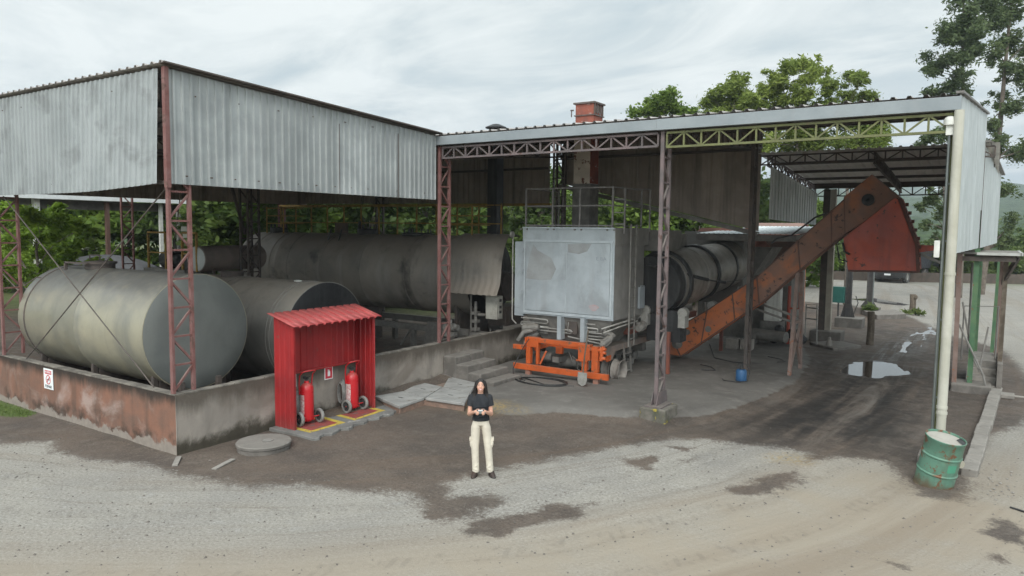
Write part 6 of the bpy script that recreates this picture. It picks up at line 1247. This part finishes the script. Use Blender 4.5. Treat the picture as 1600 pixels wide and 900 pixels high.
# undergrowth along the far wall
protoS = tree('shrub', 'rounded green shrub beyond the far boundary wall', (-4.5, 64.6, 0), crown_pts(12, 1.5, 1.5, .8, 1.1, .4, .75), 2600, .17, mLF_GRASSY, .06, (0, 0, 1.3), 'shrubs beyond the boundary wall', 0, 2.2, cat='shrub')
for x, y in [(-7.2, 66.8), (-5.4, 64.5), (-3.1, 66.7), (-1.8, 69.8), (-1.0, 65.8), (.6, 68.0), (2.2, 66.3), (3.6, 67.5), (5.2, 68.7), (6.6, 66.1), (7.8, 69.6), (8.7, 67.3), (9.8, 69), (11.0, 68.7), (12.2, 70.8), (13.6, 70), (15, 72), (16.4, 72.5), (17.8, 73.2), (19.2, 74), (-9.5, 65), (-12, 64)]:
    put(protoS, x, y, rng.uniform(.8, 1.5), rng.uniform(0, 6))
protoT = tree('wayside_tree', 'small dark tree at the foot of the hills beyond the shrubs', (15.5, 82, 0), crown_pts(16, 1.8, 1.8, 1.8, 3.4, .6, 1.0), 4500, .22, mLF_DARK, .12, (0, 0, 4), 'small trees beyond the boundary wall', .1, 1.9)
for x, y, s in ((19, 84, 1.1), (-2, 76, .9), (1.5, 80, 1.0), (22, 88, 1.3), (13.6, 88, .8), (-6, 74, 1.1), (25.5, 86, 1.2), (9.5, 92, .7)): put(protoT, x, y, s, rng.uniform(0, 6))
# weeds
def weed(label, loc, n, h, mat=mLF_GRASSY):
    me = leaves('weed_leaves', [(rng.normal()*h*.7, rng.normal()*h*.7, h*.4, h*.5) for _ in range(6)], n, h*.28, mat, -.3, 3.2, .7); o = bpy.data.objects.new('weed_clump', me); COL.objects.link(o); o.location = loc; tag(o, label, 'weeds'); return o
weed('weed clump growing on the low concrete plinth', (7.0, 33.0, .24), 260, .32); weed('grassy tuft at the foot of the far timber post', (8.9, 34.3, .05), 220, .28)
b = MB()
gx_ = rng.uniform(-9, -5, 5200); gy_ = rng.uniform(-1.25, -.02, 5200); ok = psdf([(-9, -1.3), (-6.2, -1.05), (-5.0, -.35), (-5.2, 0), (-9, 0)], gx_, gy_) > rng.uniform(-.05, .25, 5200)
for x, y in zip(gx_[ok], gy_[ok]):
    h = rng.uniform(.015, .06); a = rng.uniform(0, 6.28); dx, dy = math.cos(a)*.008, math.sin(a)*.008; b.add([(x-dx, y-dy, -.01), (x+dx, y+dy, -.01), (x+rng.normal()*.02, y+rng.normal()*.02, h)], [(0, 1, 2)])
tag(b.build('grass_patch', M('moss_grass', (.07, .11, .022), (.11, .15, .035), 8, .9)), kind='stuff')

# ------------------------------------------------------------------ woman holding a controller
def remesh(b, name, mat, parent, vox, smooth_it=4):
    me = bpy.data.meshes.new('tmp'); me.from_pydata(b.v, [], b.f); o = bpy.data.objects.new('tmp', me); COL.objects.link(o)
    r_ = o.modifiers.new('r', 'REMESH'); r_.mode = 'VOXEL'; r_.voxel_size = vox
    s_ = o.modifiers.new('s', 'SMOOTH'); s_.factor = .5; s_.iterations = smooth_it
    dg = bpy.context.evaluated_depsgraph_get(); nm = bpy.data.meshes.new_from_object(o.evaluated_get(dg)); bpy.data.objects.remove(o)
    nm.name = name; nm.materials.clear(); nm.materials.append(mat); nm.polygons.foreach_set('use_smooth', [True]*len(nm.polygons))
    r = bpy.data.objects.new(name, nm); COL.objects.link(r); r.parent = parent; return r
def loft(b, rings, n=20):     # rings: (cx, cy, cz, rx, ry)
    vs = []
    for cx, cy, cz, rx, ry in rings:
        for k in range(n): a = 2*math.pi*k/n; vs.append((cx+rx*math.cos(a), cy+ry*math.sin(a), cz))
    L = len(rings); fs = [(i*n+k, i*n+(k+1) % n, (i+1)*n+(k+1) % n, (i+1)*n+k) for i in range(L-1) for k in range(n)]
    return b.add(vs, fs+[tuple(range(n-1, -1, -1)), tuple(range((L-1)*n, L*n))])
mSKIN = M('skin', (.58, .33, .24), (.52, .29, .21), 14, .55, 0, .02, 60); mHAIR = M('black_hair', (.012, .010, .010), (.022, .018, .016), 18, .42, 0, .25, 90)
mTEE = M('black_tee_cloth', (.016, .018, .022), (.026, .028, .032), 9, .9, 0, .15, 60); mCHINO = M('cream_trouser_cloth', (.60, .55, .46), (.53, .48, .40), 7, .9, 0, .15, 50)
mSHOE = M('dark_brown_shoe', (.055, .035, .028), (.035, .025, .022), 9, .6, 0, .1, 50)
pe = thing('person', 'woman in black t-shirt and cream cargo trousers standing and holding a small controller', 'person', (5.13, 2.26, 0), R(35.8))
HX_, HY_ = .0, -.03        # head centre offset
b = MB()
loft(b, [(.01, 0, .90, .125, .09), (.01, 0, 1.0, .125, .09), (.005, 0, 1.08, .12, .09), (.0, 0, 1.2, .125, .09), (0, .005, 1.30, .140, .09), (0, .01, 1.36, .130, .08), (0, .01, 1.395, .09, .065), (0, .005, 1.42, .055, .055), (0, -.005, 1.46, .048, .05), (0, -.01, 1.50, .05, .05)])
# head
hc = Vector((HX_, HY_, 1.545)); tl = Matrix.Rotation(R(-9), 3, 'X')
def H(x, y, z): return hc+tl @ Vector((x, y, z))
b.ball(H(0, .015, .03), (.068, .085, .082), 20, 14, tl); b.ball(H(0, -.018, -.03), (.057, .062, .078), 20, 14, tl); b.ball(H(0, -.035, -.085), (.032, .032, .025), 14, 8, tl)
b.ball(H(.032, -.052, -.028), (.024, .02, .022), 10, 8, tl); b.ball(H(-.032, -.052, -.028), (.024, .02, .022), 10, 8, tl)
b.cap(H(0, -.074, .008), H(0, -.085, -.024), .007, .0105, 8)
for s in (-1, 1): b.ball(H(s*.068, .01, -.012), (.012, .022, .032), 8, 8, tl)
# arms with hands
ARM = {-1: ((-.145, .01, 1.335), (-.182, .0, 1.065), (-.100, -.215, 1.145)), 1: ((.145, .01, 1.335), (.178, .0, 1.065), (.098, -.215, 1.145))}
for s in (-1, 1):
    S_, E_, W_ = (Vector(q) for q in ARM[s])
    b.cap(S_, E_, .046, .036, 14); b.cap(E_, E_.lerp(W_, .4), .038, .037, 14); b.cap(E_.lerp(W_, .4), W_, .037, .025, 14)
    pc = W_+Vector((-s*.022, -.045, .018)); b.cap(W_, pc, .025, .026, 12); b.ball(pc, (.028, .04, .03), 12, 8)
    for f in range(4):          # fingers curl round the back of the controller
        z = .022-.017*f; L = (.9, 1, .95, .75)[f]; k0 = pc+Vector((-s*.006, -.022, z)); k1 = k0+Vector((-s*.008, -.032*L, -.004)); k2 = k1+Vector((-s*.022*L, -.006, -.004)); k3 = k2+Vector((-s*.018*L, .012, -.002))
        b.cap(k0, k1, .0095, .009, 8); b.cap(k1, k2, .009, .0085, 8); b.cap(k2, k3, .0085, .0075, 8)
    t0 = pc+Vector((-s*.012, .0, .026)); t1 = t0+Vector((-s*.024, -.014, .018)); t2 = t1+Vector((-s*.022, -.012, .0)); b.cap(t0, t1, .0125, .0105, 8); b.cap(t1, t2, .0105, .009, 8)
# legs under the trousers down to the ankles
LEG = {-1: ((-.075, .0, .90), (-.085, -.015, .50), (-.075, .01, .075)), 1: ((.095, .0, .90), (.135, -.015, .50), (.175, .01, .075))}
for s in (-1, 1):
    a_, k_, f_ = (Vector(q) for q in LEG[s]); b.cap(a_, k_, .055, .045, 14); b.cap(k_, f_, .05, .036, 14)
body = remesh(b, 'body', mSKIN, pe, .0065, 3)
# face
mEYE = M('eye_white', (.75, .72, .70), None, 1, .3); mIRIS = M('dark_iris', (.02, .014, .01), None, 1, .2); mLIP = M('lips', (.42, .13, .12), None, 1, .45); mTEETH = M('teeth', (.82, .80, .76), None, 1, .35); mBROW = mHAIR
for s in (-1, 1):
    b = MB().ball(H(s*.028, -.0725, .012), (.0115, .006, .0052), 12, 8, tl); e_ = b.build('eye', mEYE, pe, smooth=60, local=True)
    b = MB().ball(H(s*.028, -.0778, .012), (.0066, .0028, .0056), 10, 6, tl); b.build('iris', mIRIS, e_, smooth=60, local=True)
    b = MB().tube([H(s*.014, -.079, .030), H(s*.028, -.079, .035), H(s*.044, -.068, .030)], [.003, .0035, .002], 6); b.build('eyebrow', mBROW, pe, smooth=60, local=True)
def lipc(x, up): return H(x, -.0855+abs(x)**2*11-(.0 if up else .002), -.058+(abs(x)/.027)**2*(.012 if up else .016)+(.004 if up else -.011))
b = MB().tube([lipc(x, True) for x in np.linspace(-.028, .028, 9)], .0035, 6); b.tube([lipc(x, False) for x in np.linspace(-.028, .028, 9)], .0042, 6); mo = b.build('lips', mLIP, pe, smooth=60, local=True)
b = MB(); xs = np.linspace(-.024, .024, 9); vs = [lipc(x, True)+Vector((0, .0005, -.001)) for x in xs]+[lipc(x, False)+Vector((0, .0, .002)) for x in xs]; b.add(vs, [(k, k+1, 9+k+1, 9+k) for k in range(8)]); b.build('teeth', mTEETH, mo, local=True)
# hair: parted, falling behind and beside the face to below the shoulders
b = MB(); b.ball(H(0, .022, .040), (.077, .088, .082), 20, 14, tl)
for s in (-1, 1):
    b.cap(H(s*.015, -.02, .112), H(s*.068, -.012, .06), .014, .017, 10); b.cap(H(s*.068, -.012, .06), H(s*.084, -.005, -.03), .017, .02, 10); b.cap(H(s*.084, -.005, -.03), (s*.098, -.02, 1.42), .02, .026, 10); b.cap((s*.098, -.02, 1.42), (s*.098, -.055, 1.34), .026, .012, 10)
    for j in range(9): q = j/8; b.tube([H(s*(.03+.05*q), -.045+.06*q, .09-.03*q), H(s*(.082+.012*q), -.03+.06*q, -.02), (s*(.085+.04*math.sin(j*2.1)), -.05+.09*q, 1.42), (s*(.088+.03*math.sin(j*1.3)), -.07+.1*q, 1.32+.03*math.sin(j*3))], [.007, .010, .011, .005], 6)
    b.cap(H(s*.06, .03, .03), (s*.09, .04, 1.38), .04, .045, 10)
for x in (-.06, -.02, .02, .06): b.cap(H(x, .075, .05), (x*1.2, .085, 1.34), .035, .035, 10)
remesh(b, 'hair', mHAIR, pe, .006, 2)
# t-shirt
b = MB()
loft(b, [(.01, 0, .955, .146, .108), (.01, 0, .97, .147, .11), (.008, 0, 1.05, .134, .102), (.0, -.002, 1.14, .136, .105), (0, -.008, 1.23, .150, .118), (0, 0, 1.31, .158, .108), (0, .006, 1.36, .148, .095), (0, .008, 1.395, .11, .08), (0, .006, 1.412, .075, .066)])
for s in (-1, 1):
    S_, E_, W_ = (Vector(q) for q in ARM[s]); b.cap(S_+Vector((0, 0, .002)), S_.lerp(E_, .15), .060, .061, 14); b.cyl(S_.lerp(E_, .1), S_.lerp(E_, .50)+Vector((s*.008, 0, 0)), .060, .060, 16)
for k in range(5): z = .99+.05*k; b.tube([(-.13, -.10, z), (-.03, -.122, z-.02+.01*k), (.10, -.112, z+.02)], .009, 6)
remesh(b, 't_shirt', mTEE, pe, .008, 3)
# cargo trousers
b = MB(); loft(b, [(.01, 0, .865, .085, .07), (.01, 0, .89, .138, .103), (.01, 0, .93, .137, .103), (.01, 0, .985, .128, .098)])
for s in (-1, 1):
    a_, k_, f_ = (Vector(q) for q in LEG[s]); tx = -.07 if s < 0 else .17
    loft(b, [(tx, .014, .07, .058, .074), (tx*1.0, .012, .09, .060, .076), ((tx+k_.x)/2, .0, .30, .061, .076), (k_.x, -.012, .50, .067, .08), (k_.x*.5+a_.x*.5, -.004, .70, .076, .092), (a_.x, .0, .84, .080, .102), (a_.x*.7, 0, .93, .074, .095)])
    b.ball((k_.x+s*.068, -.01, .58), (.022, .06, .085), 10, 8)
    for z, dx in ((.13, .02), (.19, -.03), (.30, .03), (.44, .03), (.50, -.03), (.56, .02), (.72, .04), (.80, -.03)): xx = tx+(a_.x-tx)*(z/.9); b.tube([(xx-.05, -.045, z+dx), (xx, -.076, z), (xx+.05, -.045, z-dx)], .008, 5)
tr = remesh(b, 'trousers', mCHINO, pe, .0085, 7)
for s in (-1, 1):
    k_ = LEG[s][1]; b = MB(); b.box((k_[0]+s*.082-.012, -.07, .62), (k_[0]+s*.082+.012, .05, .665)); b.build('pocket_flap', mCHINO, tr, bevel=.006, local=True)
for x, rz in ((-.082, -14), (.188, 18)):
    b = MB(); loft(b, [(0, -.055, 0, .046, .125), (0, -.055, .022, .048, .128), (0, -.045, .045, .045, .112), (0, -.01, .075, .043, .075), (0, .015, .105, .04, .05), (0, .018, .12, .038, .046)], 18)
    Mz = Matrix.Rotation(R(rz), 3, 'Z'); b.v = [tuple(Mz @ Vector(v)+Vector((x, .01, 0))) for v in b.v]; sh_ = b.build('shoe', mSHOE, pe, smooth=60, local=True)
    b = MB(); loft(b, [(0, -.055, -.004, .05, .13), (0, -.055, .016, .051, .131)], 18); b.v = [tuple(Mz @ Vector(v)+Vector((x, .01, 0))) for v in b.v]; b.build('sole', mBLACK, sh_, local=True)
ct = thing('hand_controller', 'small grey controller with two sticks held in both hands of the woman', 'controller', (5.13, 2.26, 0), R(35.8))
mCTL = M('grey_controller', (.20, .22, .22), (.15, .17, .17), 12, .5)
b = MB().box((-.062, -.305, 1.135), (.062, -.262, 1.185)); b.ball((-.066, -.282, 1.155), (.024, .026, .03), 12, 8); b.ball((.066, -.282, 1.155), (.024, .026, .03), 12, 8); b.build('shell', mCTL, ct, bevel=.01, local=True)
b = MB().box((-.04, -.29, 1.184), (.04, -.262, 1.196)); b.build('screen', mGALVT, ct, local=True)
for s in (-1, 1):
    b = MB().cyl((s*.05, -.285, 1.18), (s*.05, -.285, 1.20), .005, None, 8); b.cyl((s*.05, -.285, 1.20), (s*.05, -.285, 1.206), .011, None, 10); b.build('stick', mBLACK, ct, local=True)
    b = MB().tube([(s*.055, -.265, 1.18), (s*.062, -.262, 1.215)], .006, 6); b.build('aerial', mCTL, ct, local=True)

# ------------------------------------------------------------------ haze
hz = MB().box((-1700, -300, -7), (1700, 1700, 130)).build('haze', None); tag(hz, kind='stuff')
hmt = bpy.data.materials.new('haze_air'); hmt.use_nodes = True; nt = hmt.node_tree; nt.nodes.clear()
pv = N(nt, 'ShaderNodeVolumePrincipled', {'Color': (.82, .90, 1.0, 1), 'Density': .0005, 'Anisotropy': .2}); N(nt, 'ShaderNodeOutputMaterial', {'Volume': pv.outputs[0]}); hz.data.materials.append(hmt)
